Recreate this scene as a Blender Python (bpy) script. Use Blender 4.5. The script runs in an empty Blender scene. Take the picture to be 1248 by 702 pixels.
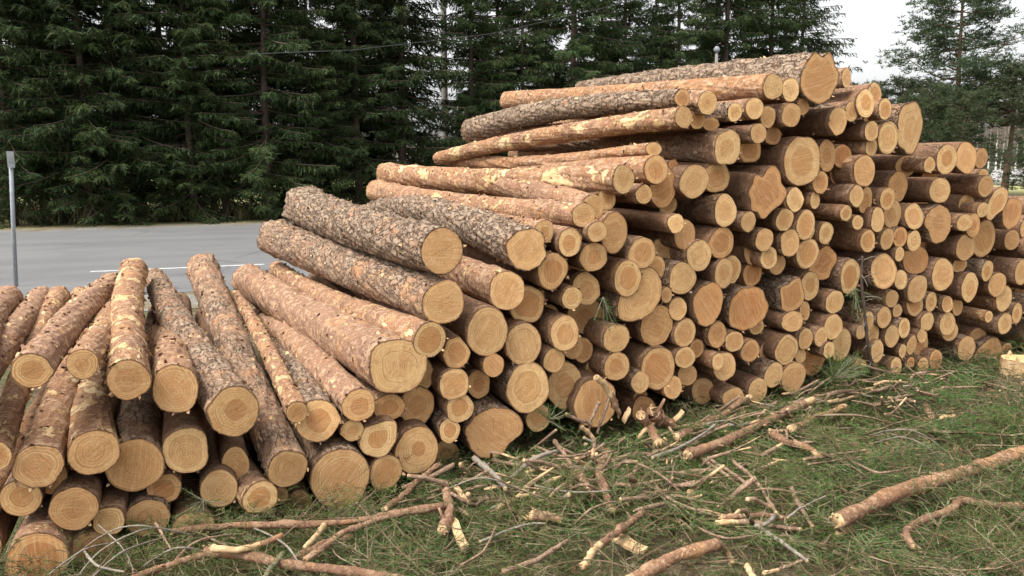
import bpy, math, random
import numpy as np
from mathutils import Vector, Matrix

R = math.radians
random.seed(7)
rng = np.random.default_rng(11)
scene = bpy.context.scene
COL = scene.collection

# ------------------------------------------------------------------ camera
H = 1.70            # eye height
YAW = R(21.7)       # the logs point along +Y, the camera looks to the right of them
PITCH = R(8.6)
FPX = 1000.0        # focal length in pixels of a 1248 px wide picture
cam_d = bpy.data.cameras.new('camera')
cam = bpy.data.objects.new('camera', cam_d)
COL.objects.link(cam)
cam.location = (0, 0, H)
cam.rotation_euler = (R(90) - PITCH, 0, -YAW)
cam_d.sensor_width = 36
cam_d.lens = 36 * FPX / 1248
cam_d.clip_start = 0.05
cam_d.clip_end = 2000
scene.camera = cam
CP, SP, CY, SY = math.cos(PITCH), math.sin(PITCH), math.cos(YAW), math.sin(YAW)

def ray(x, y):
    u, v = (x - 624) / FPX, (y - 351) / FPX
    fwd = CP - v * SP
    dn = v * CP + SP
    return Vector((CY * u + SY * fwd, -SY * u + CY * fwd, -dn))
def project(p):
    p = Vector(p) - Vector((0, 0, H))
    right = p.x * CY - p.y * SY
    f = p.x * SY + p.y * CY
    depth = f * CP - p.z * SP
    up = p.z * CP + f * SP
    return 624 + FPX * right / depth, 351 - FPX * up / depth, depth
FY0, FK = 3.60, 0.18            # the face of the pile: Y = FY0 + FK * X
def on_face(x, y, rec=0.0):
    d = ray(x, y)
    t = (FY0 + rec) / (d.y - FK * d.x)
    return Vector((0, 0, H)) + d * t
def at_y(x, y, Y):
    d = ray(x, y)
    return Vector((0, 0, H)) + d * (Y / d.y)
def on_ground(x, y, z=0.0, gap=0.10):
    d = ray(x, y)
    if d.z < -1e-4:
        p = Vector((0, 0, H)) + d * ((H - z) / -d.z)
        if gap is None or p.y < FY0 + FK * p.x - gap:
            return p
    return on_face(x, y, -gap)

# ------------------------------------------------------------------ object helpers
def tag(o, label=None, cat=None, group=None, kind=None):
    if label: o['label'] = label
    if cat: o['category'] = cat
    if group: o['group'] = group
    if kind: o['kind'] = kind
    return o
def empty(name, loc, rot=None):
    o = bpy.data.objects.new(name, None)
    COL.objects.link(o)
    o.location = loc
    o.empty_display_size = 0.1
    if rot is not None: o.rotation_euler = rot
    return o
def mesh_np(name, V, F, mats, parent=None, smooth=True, midx=None, uv=None):
    """V (n,3), F (m,3) or (m,4) arrays, or a list of such face arrays."""
    if not isinstance(F, list): F = [F]
    me = bpy.data.meshes.new(name)
    V = np.asarray(V, np.float32)
    me.vertices.add(len(V)); me.vertices.foreach_set('co', V.ravel())
    F = [np.asarray(f, np.int32) for f in F if len(f)]
    nl = sum(f.size for f in F); npoly = sum(len(f) for f in F)
    me.loops.add(nl); me.loops.foreach_set('vertex_index', np.concatenate([f.ravel() for f in F]))
    me.polygons.add(npoly)
    tot = np.concatenate([np.full(len(f), f.shape[1], np.int32) for f in F])
    st = np.concatenate([[0], np.cumsum(tot)[:-1]]).astype(np.int32)
    me.polygons.foreach_set('loop_start', st)
    me.polygons.foreach_set('loop_total', tot)
    me.polygons.foreach_set('use_smooth', np.full(npoly, smooth, bool))
    if midx is not None: me.polygons.foreach_set('material_index', np.asarray(midx, np.int32))
    if uv is not None:
        l = me.uv_layers.new(name='UVMap')
        idx = np.concatenate([f.ravel() for f in F])
        l.data.foreach_set('uv', np.asarray(uv, np.float32)[idx].ravel())
    me.update(calc_edges=True); me.validate()
    o = bpy.data.objects.new(name, me)
    COL.objects.link(o)
    for m in (mats if isinstance(mats, (list, tuple)) else [mats]): me.materials.append(m)
    if parent: o.parent = parent
    return o
def join_parts(parts):
    """parts: list of (V, F) with the same face size -> V, F"""
    Vs, Fs, n = [], [], 0
    for v, f in parts:
        Vs.append(v); Fs.append(np.asarray(f) + n); n += len(v)
    return np.concatenate(Vs), np.concatenate(Fs)
def tube(P, rad, n=8, wob=0.0, cap=True, seed=0):
    """tube through points P with radii rad -> V, quads, cap tris"""
    rg = np.random.default_rng(seed)
    P = np.asarray(P, float); m = len(P); rad = np.asarray(rad, float)
    T = np.gradient(P, axis=0); T /= np.linalg.norm(T, axis=1)[:, None]
    ref = np.array([0, 0, 1.0]) if abs(T[0][2]) < 0.9 else np.array([1.0, 0, 0])
    V = []
    a = np.arange(n) * 2 * math.pi / n
    for i in range(m):
        s = np.cross(T[i], ref); s /= np.linalg.norm(s); u = np.cross(s, T[i])
        rr = rad[i] * (1 + wob * rg.uniform(-1, 1, n))
        V.append(P[i] + np.outer(np.cos(a) * rr, s) + np.outer(np.sin(a) * rr, u))
    V = np.concatenate(V)
    i = np.arange(m - 1)[:, None] * n; j = np.arange(n)[None, :]
    j2 = (j + 1) % n
    Q = np.stack([i + j, i + j2, i + n + j2, i + n + j], -1).reshape(-1, 4)
    tris = []
    if cap:
        c0, c1 = len(V), len(V) + 1
        V = np.vstack([V, P[0], P[-1]])
        for k in range(n):
            tris.append((c0, (k + 1) % n, k)); tris.append((c1, (m - 1) * n + k, (m - 1) * n + (k + 1) % n))
    return V, Q, np.array(tris, int).reshape(-1, 3)
def box(c, s):
    x, y, z = s[0] / 2, s[1] / 2, s[2] / 2
    v = np.array([(a * x, b * y, d * z) for a in (-1, 1) for b in (-1, 1) for d in (-1, 1)]) + np.array(c)
    f = np.array([(0, 1, 3, 2), (4, 6, 7, 5), (0, 4, 5, 1), (2, 3, 7, 6), (0, 2, 6, 4), (1, 5, 7, 3)])
    return v, f

# ------------------------------------------------------------------ node helpers
class NT:
    def __init__(s, name):
        s.m = bpy.data.materials.new(name); s.m.use_nodes = True
        s.t = s.m.node_tree; s.t.nodes.clear()
        s.out = s.t.nodes.new('ShaderNodeOutputMaterial')
        s.b = s.t.nodes.new('ShaderNodeBsdfPrincipled')
        s.t.links.new(s.b.outputs[0], s.out.inputs[0])
    def n(s, typ, ins=None, **kw):
        nd = s.t.nodes.new('ShaderNode' + typ)
        for k, v in kw.items(): setattr(nd, k, v)
        for k, v in (ins or {}).items(): s.put(nd.inputs[k], v)
        return nd
    def put(s, sock, v):
        if isinstance(v, bpy.types.NodeSocket): s.t.links.new(v, sock)
        elif isinstance(v, (tuple, list)) and len(v) == 3 and sock.type == 'RGBA': sock.default_value = (*v, 1)
        else: sock.default_value = v
    def math(s, op, a, b=None, c=None, clamp=False):
        nd = s.n('Math', operation=op, use_clamp=clamp)
        s.put(nd.inputs[0], a)
        if b is not None: s.put(nd.inputs[1], b)
        if c is not None: s.put(nd.inputs[2], c)
        return nd.outputs[0]
    def vm(s, op, a, b=None):
        nd = s.n('VectorMath', operation=op)
        s.put(nd.inputs[0], a)
        if b is not None: s.put(nd.inputs[1], b)
        return nd.outputs[1] if op in ('LENGTH', 'DOT_PRODUCT') else nd.outputs[0]
    def mix(s, f, a, b, mode='MIX'):
        nd = s.n('Mix', data_type='RGBA', blend_type=mode)
        s.put(nd.inputs[0], f); s.put(nd.inputs[6], a); s.put(nd.inputs[7], b)
        return nd.outputs[2]
    def ramp(s, v, lo, hi, a=0.0, b=1.0):
        nd = s.n('MapRange', clamp=True)
        for i, x in enumerate((v, lo, hi, a, b)): s.put(nd.inputs[i], x)
        return nd.outputs[0]
    def noise(s, vec, scale, detail=4, rough=0.55, dist=0.0):
        nd = s.n('TexNoise', {'Scale': scale, 'Detail': detail, 'Roughness': rough, 'Distortion': dist})
        if vec is not None: s.put(nd.inputs['Vector'], vec)
        return nd.outputs[0]
    def voro(s, vec, scale, feature='F1', rand=1.0):
        nd = s.n('TexVoronoi', {'Scale': scale, 'Randomness': rand}, feature=feature)
        s.put(nd.inputs['Vector'], vec)
        return nd
    def bump(s, h, strength=0.5, dist=0.01):
        nd = s.n('Bump', {'Strength': strength, 'Distance': dist, 'Height': h})
        return nd.outputs[0]
    def fin(s, col, rough=0.9, normal=None, spec=0.2):
        s.put(s.b.inputs['Base Color'], col); s.put(s.b.inputs['Roughness'], rough)
        s.b.inputs['Specular IOR Level'].default_value = spec
        if normal is not None: s.put(s.b.inputs['Normal'], normal)
        return s.m
def objcoord(t, scale=(1, 1, 1), rand=True):
    tc = t.n('TexCoord').outputs['Object']
    if rand:
        oi = t.n('ObjectInfo')
        off = t.n('CombineXYZ', {0: t.math('MULTIPLY', oi.outputs['Random'], 31.0), 1: t.math('MULTIPLY', oi.outputs['Random'], 17.0), 2: 3.0}).outputs[0]
        tc = t.vm('ADD', tc, off)
    return t.vm('MULTIPLY', tc, scale) if scale != (1, 1, 1) else tc

def mat_bark():
    # object colour: r = rugged grey plates, g = amount of peeled yellow wood, b = hue (0 pink-brown, 1 orange)
    t = NT('pine_bark')
    tc = objcoord(t)
    oi = t.n('ObjectInfo')
    sep = t.n('SeparateColor', {0: oi.outputs['Color']})
    rug, peel, hue = sep.outputs[0], sep.outputs[1], sep.outputs[2]
    dark = oi.outputs['Alpha']
    cA = t.vm('MULTIPLY', tc, (1, 0.55, 1))
    warp = t.n('TexNoise', {'Scale': 7.0, 'Detail': 4.0, 'Roughness': 0.65, 'Vector': tc}).outputs['Color']
    cB = t.vm('ADD', t.vm('MULTIPLY', tc, (1, 0.20, 1)), t.vm('MULTIPLY', warp, (0.16, 0.10, 0.16)))
    edge = t.voro(cB, 27, 'DISTANCE_TO_EDGE').outputs['Distance']
    cellv = t.n('SeparateColor', {0: t.voro(cB, 27).outputs['Color']}).outputs[0]
    n1 = t.noise(cA, 26, 8, 0.72)
    n2 = t.noise(tc, 62, 4, 0.7)
    n3 = t.noise(tc, 2.6, 3, 0.6)
    n4 = t.noise(cA, 7, 7, 0.7, 0.6)
    n6 = t.noise(cA, 34, 6, 0.75)
    crack = t.ramp(t.math('ADD', edge, t.math('MULTIPLY', t.math('SUBTRACT', n6, 0.5), 0.16)), 0.0, 0.10)
    # thin flaky upper bark
    base = t.mix(hue, (0.34, 0.20, 0.135), (0.42, 0.205, 0.09))
    base = t.mix(t.ramp(n3, 0.35, 0.7), base, (0.25, 0.14, 0.09))
    base = t.mix(t.ramp(n1, 0.49, 0.56, 0, 0.75), base, (0.48, 0.315, 0.20))
    base = t.mix(t.ramp(t.math('ABSOLUTE', t.math('SUBTRACT', n1, 0.495)), 0.016, 0.004, 0, 0.85), base, (0.10, 0.05, 0.032))
    base = t.mix(t.ramp(n4, 0.57, 0.62, 0, 0.8), base, (0.50, 0.27, 0.13))
    base = t.mix(t.ramp(n6, 0.60, 0.66, 0, 0.75), base, (0.125, 0.065, 0.042))
    base = t.mix(t.ramp(n2, 0.58, 0.66, 0, 0.6), base, (0.60, 0.44, 0.29))
    # scuffs and scars across the stem
    cC = t.vm('MULTIPLY', tc, (1, 3.6, 1))
    n5 = t.noise(cC, 9, 6, 0.68, 1.0)
    base = t.mix(t.ramp(n5, 0.61, 0.64, 0, 0.8), base, (0.60, 0.42, 0.25))
    base = t.mix(t.ramp(t.math('ABSOLUTE', t.math('SUBTRACT', n5, 0.42)), 0.012, 0.003, 0, 0.8), base, (0.11, 0.055, 0.035))
    # thick grey plates
    plate = t.mix(cellv, (0.22, 0.155, 0.11), (0.31, 0.225, 0.155))
    plate = t.mix(t.ramp(n1, 0.47, 0.56, 0, 0.8), plate, (0.40, 0.30, 0.215))
    plate = t.mix(t.ramp(n4, 0.54, 0.62, 0, 0.8), plate, (0.38, 0.21, 0.12))
    plate = t.mix(t.ramp(n6, 0.55, 0.66, 0, 0.7), plate, (0.16, 0.11, 0.085))
    plate = t.mix(t.ramp(n2, 0.57, 0.68, 0, 0.6), plate, (0.46, 0.36, 0.26))
    plate = t.mix(crack, (0.13, 0.078, 0.05), plate)
    nr = t.noise(tc, 4.0, 5, 0.65)
    rmask = t.ramp(t.math('ADD', t.math('MULTIPLY', rug, 1.1), t.math('MULTIPLY', nr, 0.9)), 0.80, 1.05)
    col = t.mix(rmask, base, plate)
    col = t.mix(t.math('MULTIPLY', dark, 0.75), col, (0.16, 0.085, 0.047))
    # peeled patches showing the yellow wood, with a torn reddish rim
    cP = t.vm('MULTIPLY', tc, (1, 0.55, 1))
    p1 = t.noise(cP, 7.5, 9, 0.72, 0.4)
    th = t.ramp(peel, 0, 1, 0.73, 0.515)
    d = t.math('SUBTRACT', p1, th)
    rim = t.ramp(d, -0.035, 0.0)
    pm = t.ramp(d, 0.0, 0.012)
    fib = t.noise(t.vm('MULTIPLY', tc, (1, 0.12, 1)), 75, 4, 0.7)
    inner = t.mix(t.ramp(fib, 0.35, 0.62), (0.50, 0.29, 0.125), (0.74, 0.55, 0.30))
    inner = t.mix(t.ramp(n2, 0.5, 0.62, 0, 0.6), inner, (0.50, 0.32, 0.17))
    inner = t.mix(t.ramp(n4, 0.48, 0.58, 0, 0.5), inner, (0.80, 0.66, 0.42))
    col = t.mix(t.math('MULTIPLY', rim, 0.75), col, (0.33, 0.145, 0.065))
    col = t.mix(t.math('MULTIPLY', pm, t.ramp(dark, 0, 1, 1, .4)), col, inner)
    hR = t.math('ADD', t.math('MULTIPLY', crack, 1.3), t.math('MULTIPLY', n1, 1.2))
    hS = t.math('ADD', t.math('MULTIPLY', n1, 1.0), t.math('MULTIPLY', n5, 0.9))
    hh = t.math('ADD', t.math('MULTIPLY', rmask, hR), t.math('MULTIPLY', t.math('SUBTRACT', 1.0, rmask), hS))
    hh = t.math('ADD', hh, t.math('MULTIPLY', n6, 0.7))
    hh = t.math('SUBTRACT', hh, t.math('MULTIPLY', pm, 0.5))
    return t.fin(col, 0.9, t.bump(hh, 0.95, 0.014), 0.12)

def mat_end():
    # object colour: r = heart radius, g = heart strength, b = hue/darkness, a = rings across the radius /100
    t = NT('sawn_wood')
    oi = t.n('ObjectInfo')
    sep = t.n('SeparateColor', {0: oi.outputs['Color']})
    uv = t.n('TexCoord').outputs['UV']
    off = t.n('CombineXYZ', {0: t.math('MULTIPLY', oi.outputs['Random'], 53.0), 1: 2.0, 2: t.math('MULTIPLY', oi.outputs['Random'], 19.0)}).outputs[0]
    tc = t.vm('ADD', t.n('TexCoord').outputs['Object'], off)
    uvo = t.vm('ADD', uv, off)
    ctr = t.n('CombineXYZ', {0: t.math('MULTIPLY_ADD', oi.outputs['Random'], 0.24, -0.12), 1: t.math('MULTIPLY_ADD', t.math('FRACT', t.math('MULTIPLY', oi.outputs['Random'], 7.3)), 0.24, -0.12), 2: 0.0}).outputs[0]
    r0 = t.vm('LENGTH', uv)
    rc = t.vm('LENGTH', t.vm('SUBTRACT', uv, ctr))
    r = t.n('Mix', {0: t.ramp(r0, 0.2, 1.0), 2: rc, 3: r0}, data_type='FLOAT').outputs[0]
    wob = t.noise(uvo, 2.2, 3, 0.5)
    rw = t.math('ADD', r, t.math('MULTIPLY', t.math('SUBTRACT', wob, 0.5), 0.13))
    # growth rings, unevenly spaced
    rr = t.math('MULTIPLY', rw, t.math('MULTIPLY', oi.outputs['Alpha'], 100.0))
    nr = t.n('TexNoise', {'Scale': 0.3, 'Detail': 4.0}, noise_dimensions='1D')
    t.put(nr.inputs['W'], t.math('ADD', rr, t.math('MULTIPLY', oi.outputs['Random'], 200)))
    rr2 = t.math('ADD', rr, t.math('MULTIPLY', nr.outputs[0], 3.0))
    s = t.math('MULTIPLY_ADD', t.math('SINE', t.math('MULTIPLY', rr2, 6.2832)), 0.5, 0.5)
    rg = t.math('POWER', s, 3.0)
    sap = t.mix(sep.outputs[2], (0.88, 0.60, 0.285), (0.62, 0.275, 0.098))
    sap = t.mix(t.ramp(t.noise(uvo, 1.7, 4), 0.35, 0.7), sap, t.mix(0.6, sap, (0.66, 0.39, 0.17)))
    heart = t.mix(sep.outputs[2], (0.60, 0.285, 0.10), (0.44, 0.165, 0.06))
    hm = t.math('MULTIPLY', t.ramp(rw, t.math('ADD', sep.outputs[0], 0.035), t.math('SUBTRACT', sep.outputs[0], 0.035)), sep.outputs[1])
    col = t.mix(hm, sap, heart)
    col = t.mix(t.ramp(t.math('FRACT', t.math('MULTIPLY', oi.outputs['Random'], 5.7)), .45, 1, 0, .55), col, (0.50, 0.29, 0.135))
    # darker line at the edge of the heart
    band = t.math('ABSOLUTE', t.math('SUBTRACT', rw, sep.outputs[0]))
    bm = t.math('MULTIPLY', t.ramp(band, 0.05, 0.0), t.math('MULTIPLY', sep.outputs[1], 0.55))
    col = t.mix(bm, col, (0.36, 0.17, 0.07))
    col = t.mix(t.math('MULTIPLY', t.math('MULTIPLY', rg, 0.85), t.ramp(t.noise(uvo, 1.3, 2), .35, .6, .35, 1.0)), col, (0.36, 0.155, 0.055))
    # saw marks and fibre fuzz
    rot = t.n('VectorRotate', {'Vector': uvo, 'Angle': t.math('MULTIPLY', oi.outputs['Random'], 6.28)}, rotation_type='Z_AXIS').outputs[0]
    saw = t.noise(t.vm('MULTIPLY', rot, (1.0, 14, 1)), 1.3, 5, 0.7)
    fz = t.noise(tc, 110, 5, 0.8)
    col = t.mix(t.ramp(saw, 0.45, 0.70, 0, 0.45), col, (0.88, 0.68, 0.40))
    col = t.mix(t.ramp(fz, 0.47, 0.66, 0, 0.6), col, (0.44, 0.24, 0.105))
    blot = t.noise(tc, 22, 3, 0.6)
    col = t.mix(t.ramp(blot, 0.52, 0.70, 0, 0.6), col, (0.50, 0.265, 0.115))
    # drying cracks from the pith
    ang = t.math('ARCTAN2', t.n('SeparateXYZ', {0: uv}).outputs[1], t.n('SeparateXYZ', {0: uv}).outputs[0])
    a1 = t.n('TexNoise', {'Scale': 2.4, 'Detail': 3.0}, noise_dimensions='2D')
    av = t.n('CombineXYZ', {0: t.math('ADD', t.math('MULTIPLY', t.math('SINE', ang), 1.0), t.math('MULTIPLY', oi.outputs['Random'], 90)), 1: t.math('COSINE', ang), 2: 0.0}).outputs[0]
    t.put(a1.inputs['Vector'], av)
    ck = t.ramp(t.math('ABSOLUTE', t.math('SUBTRACT', a1.outputs[0], 0.5)), 0.0035, 0.001)
    ckl = t.ramp(t.math('ADD', r, t.math('MULTIPLY', wob, 0.8)), 1.05, 0.85)
    gate = t.math('GREATER_THAN', t.math('FRACT', t.math('MULTIPLY', oi.outputs['Random'], 13.7)), 0.62)
    ckm = t.math('MULTIPLY', t.math('MULTIPLY', ck, ckl), gate)
    col = t.mix(t.math('MULTIPLY', ckm, 0.8), col, (0.16, 0.075, 0.035))
    # knots on some
    kn = t.voro(uvo, 2.1, 'F1')
    km = t.ramp(kn.outputs['Distance'], 0.075, 0.055)
    kg = t.math('GREATER_THAN', t.n('SeparateColor', {0: kn.outputs['Color']}).outputs[0], 0.86)
    col = t.mix(t.math('MULTIPLY', t.math('MULTIPLY', km, kg), 0.6), col, (0.30, 0.14, 0.06))
    # dark inner bark line at the rim, pith dot
    col = t.mix(t.ramp(t.math('ADD', r0, t.math('MULTIPLY', t.math('SUBTRACT', fz, .5), .10)), 0.945, 0.99, 0, 0.8), col, (0.24, 0.11, 0.055))
    col = t.mix(t.ramp(rc, 0.035, 0.02, 0, 0.7), col, (0.28, 0.13, 0.06))
    h = t.math('ADD', t.math('MULTIPLY', saw, 0.6), t.math('MULTIPLY', fz, 0.5))
    h = t.math('ADD', h, t.math('MULTIPLY', rg, 0.2))
    return t.fin(col, 0.85, t.bump(h, 0.55, 0.004), 0.15)

def mat_simple(name, cols, scale, rough=0.9, bumpd=0.005, stretch=(1, 1, 1), bs=0.5, rand=True, spec=0.2):
    t = NT(name)
    tc = objcoord(t, stretch, rand)
    n1 = t.noise(tc, scale, 5, 0.6); n2 = t.noise(tc, scale * 5, 4, 0.65)
    col = t.mix(t.ramp(n1, 0.38, 0.62), cols[0], cols[1])
    if len(cols) > 2: col = t.mix(t.ramp(n2, 0.55, 0.68), col, cols[2])
    return t.fin(col, rough, t.bump(t.math('ADD', n1, n2), bs, bumpd), spec)

def mat_leaf(name, c0, c1, c2, scale=0.6, transl=0.25):
    t = NT(name)
    tc = t.n('TexCoord').outputs['Object']
    oi = t.n('ObjectInfo').outputs['Random']
    n1 = t.noise(tc, scale, 3); n2 = t.noise(tc, scale * 12, 3)
    col = t.mix(t.ramp(n1, 0.35, 0.65), c0, c1)
    col = t.mix(t.ramp(n2, 0.52, 0.68, 0, 0.8), col, c2)
    col = t.n('HueSaturation', {'Color': col, 'Value': t.ramp(oi, 0, 1, 0.8, 1.2)}).outputs[0]
    t.fin(col, 0.7, None, 0.25)
    tr = t.n('BsdfTranslucent', {0: col})
    mx = t.n('MixShader', {0: transl})
    t.t.links.new(t.b.outputs[0], mx.inputs[1]); t.t.links.new(tr.outputs[0], mx.inputs[2])
    t.t.links.new(mx.outputs[0], t.out.inputs[0])
    return t.m

M = {}
M['bark'] = mat_bark()
M['end'] = mat_end()
M['branch'] = mat_simple('branch_bark', [(0.30, 0.20, 0.135), (0.17, 0.105, 0.07), (0.52, 0.39, 0.27)], 30, 0.9, 0.006)
M['branch_grey'] = mat_simple('weathered_branch', [(0.27, 0.235, 0.19), (0.17, 0.14, 0.11), (0.38, 0.33, 0.27)], 25, 0.9, 0.005)
M['moss'] = mat_simple('mossy_bark', [(0.10, 0.12, 0.055), (0.17, 0.15, 0.09), (0.26, 0.24, 0.17)], 18, 0.95, 0.006)
M['fresh'] = mat_simple('fresh_split_wood', [(0.58, 0.41, 0.23), (0.42, 0.26, 0.13), (0.66, 0.51, 0.32)], 32, 0.85, 0.004, (1, 1, 1))
M['trunk'] = mat_simple('spruce_bark', [(0.12, 0.085, 0.065), (0.07, 0.05, 0.04), (0.17, 0.13, 0.11)], 6, 0.95, 0.02, (1, 1, 0.4))
M['pine_trunk'] = mat_simple('pine_trunk_bark', [(0.20, 0.12, 0.08), (0.12, 0.08, 0.06), (0.28, 0.17, 0.10)], 5, 0.95, 0.02, (1, 1, 0.4))
M['birch'] = mat_simple('birch_bark', [(0.68, 0.66, 0.62), (0.50, 0.48, 0.45), (0.14, 0.12, 0.11)], 5, 0.8, 0.004, (1, 1, 3))
M['spruce'] = mat_leaf('spruce_needles', (0.026, 0.052, 0.018), (0.054, 0.084, 0.025), (0.10, 0.12, 0.038), 0.45)
M['pine'] = mat_leaf('pine_needles', (0.045, 0.072, 0.036), (0.065, 0.095, 0.045), (0.09, 0.12, 0.055), 0.6)
M['bush'] = mat_leaf('young_conifer_needles', (0.050, 0.075, 0.035), (0.080, 0.105, 0.045), (0.11, 0.12, 0.06), 0.6)
M['twig'] = mat_leaf('birch_twigs', (0.16, 0.12, 0.10), (0.20, 0.16, 0.14), (0.14, 0.12, 0.09), 0.6, 0.1)
M['brush'] = mat_leaf('cut_conifer_needles', (0.036, 0.100, 0.022), (0.100, 0.165, 0.034), (0.165, 0.155, 0.055), 1.5, 0.2)
M['galv'] = mat_simple('galvanised_steel', [(0.27, 0.29, 0.31), (0.20, 0.22, 0.24)], 12, 0.5, 0.001, spec=0.5)
M['pole'] = mat_simple('weathered_pole', [(0.30, 0.28, 0.26), (0.22, 0.20, 0.18)], 6, 0.9, 0.004, (1, 1, 0.2))
M['cable'] = mat_simple('cable_sheath', [(0.08, 0.08, 0.085), (0.06, 0.06, 0.065)], 6, 0.6, 0.001)
M['stone'] = mat_simple('field_stone', [(0.42, 0.41, 0.40), (0.28, 0.27, 0.26), (0.60, 0.59, 0.57)], 3, 0.95, 0.03)

def mat_litter():
    t = NT('twig_litter')
    tc = t.n('TexCoord').outputs['Object']
    n = t.voro(tc, 9).outputs['Color']
    v = t.n('SeparateColor', {0: n}).outputs[0]
    col = t.mix(t.ramp(v, 0.2, 0.8), (0.15, 0.092, 0.055), (0.24, 0.18, 0.12))
    col = t.mix(t.ramp(t.noise(tc, 20), 0.5, 0.6), col, (0.10, 0.075, 0.04))
    return t.fin(col, 0.9)
M['litter'] = mat_litter()

# ------------------------------------------------------------------ the log table
# (tile origin x, y, scale) then rows: tx, ty, rx, ry, extras
POLY = {
 'star': [(300,203),(345,255),(352,320),(395,375),(370,430),(335,465),(300,490),(270,542),(240,525),(228,490),(185,480),(190,430),(160,370),(190,330),(195,275),(215,258),(245,292),(265,240)],
 'top': [(555,110),(605,150),(650,105),(680,150),(690,190),(725,240),(722,300),(695,360),(670,410),(610,445),(560,430),(500,390),(470,330),(470,260),(495,200),(520,160)],
 'heart': [(480,270),(540,210),(620,195),(665,225),(680,262),(672,285),(690,340),(650,395),(590,420),(530,400),(490,340)],
 'tooth': [(265,200),(290,145),(370,115),(400,160),(428,240),(420,320),(405,380),(380,440),(340,440),(310,405),(270,385),(270,310)],
 'ragged': [(345,345),(400,330),(430,300),(470,290),(480,340),(505,400),(505,450),(470,490),(420,505),(375,490),(360,420)],
 'kidney': [(400,445),(450,425),(500,425),(530,460),(553,510),(548,590),(515,655),(455,695),(385,705),(335,690),(322,640),(330,590),(345,530),(370,480)],
 'flare': [(235,560),(290,500),(350,482),(410,490),(460,520),(485,570),(470,610),(420,640),(390,690),(300,690),(260,640)],
 'pear': [(820,500),(860,520),(885,580),(870,660),(835,720),(800,735),(760,725),(725,640),(720,580),(760,530)],
 'paw': [(515,150),(560,170),(590,220),(590,310),(560,375),(540,370),(525,385),(490,375),(465,300),(437,270),(440,220),(470,175)],
 'red': [(950,110),(1010,115),(1035,150),(1030,220),(1000,270),(945,300),(910,260),(905,180)],
 'drop': [(905,38),(940,60),(940,120),(915,180),(870,210),(850,243),(818,235),(815,190),(830,120),(860,65)],
 'shadow': [(640,95),(690,150),(695,190),(660,250),(650,295),(600,305),(550,270),(530,240),(570,200),(590,130)],
 'orange': [(60,420),(110,360),(200,352),(240,380),(250,430),(278,465),(260,540),(200,600),(130,615),(60,580),(50,500)],
 'twin': [(500,55),(560,55),(610,95),(615,180),(580,250),(520,275),(460,240),(440,180),(450,110)],
 'half': [(520,275),(585,260),(645,290),(645,350),(590,392),(540,370),(515,320)],
 'stumpy': [(830,410),(880,420),(915,500),(920,600),(740,620),(720,560),(750,480)],
 'ear': [(160,190),(210,178),(240,215),(258,250),(240,290),(200,312),(160,300),(140,250)],
 'knob': [(900,290),(945,290),(952,330),(945,390),(900,450),(860,460),(790,430),(772,380),(800,310)],
}
LOGS = []
def T(x0, y0, sc, rows):
    for r in rows:
        tx, ty, rx, ry = r[:4]
        ex = dict(r[4]) if len(r) > 4 else {}
        d = dict(x=x0 + tx / sc, y=y0 + ty / sc, rx=rx / sc, ry=ry / sc, rec=ex.pop('c', 0.0), **ex)
        if 'poly' in d:
            d['pts'] = [((px - tx) / rx, -(py - ty) / ry) for px, py in POLY[d['poly']]]
        LOGS.append(d)
# keys: c recess m, t tail pixel, tr tail radius px, b bark kind, e end kind, lm landmark phrase, lb own label
T(0, 300, 3.9, [
 (150,592,96,84,dict(t=(137,347),tr=14,b='pp',e='t',lm='the strip-peeled log at far left',lb='pinkish leaning log with a long peeled strip, topmost at the far left',L=3.6)),
 (393,560,78,72,dict(t=(144,358),tr=11,b='y',e='t',lb='short-looking log squeezed between the strip-peeled log and the straight yellow log')),
 (612,635,108,95,dict(t=(163,330),tr=15,b='yy',e='t',lm='the straight yellow log',lb='heavily scuffed yellow log pointing straight away, upright in the photo',L=3.5)),
 (835,678,110,120,dict(c=.05,t=(190,402),tr=14,b='p',e='t',lb='log sunk between the straight yellow log and a scaly grey one')),
 (-150,700,105,95,dict(t=(10,362),tr=14,b='pp',e='t',lb='greyish pink log leaving the photo at its left edge, topmost there')),
 (-215,800,95,95,dict(c=.05,t=(50,362),tr=12,b='p',e='t',lb='second log from the left edge, its near end outside the photo')),
])
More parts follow.
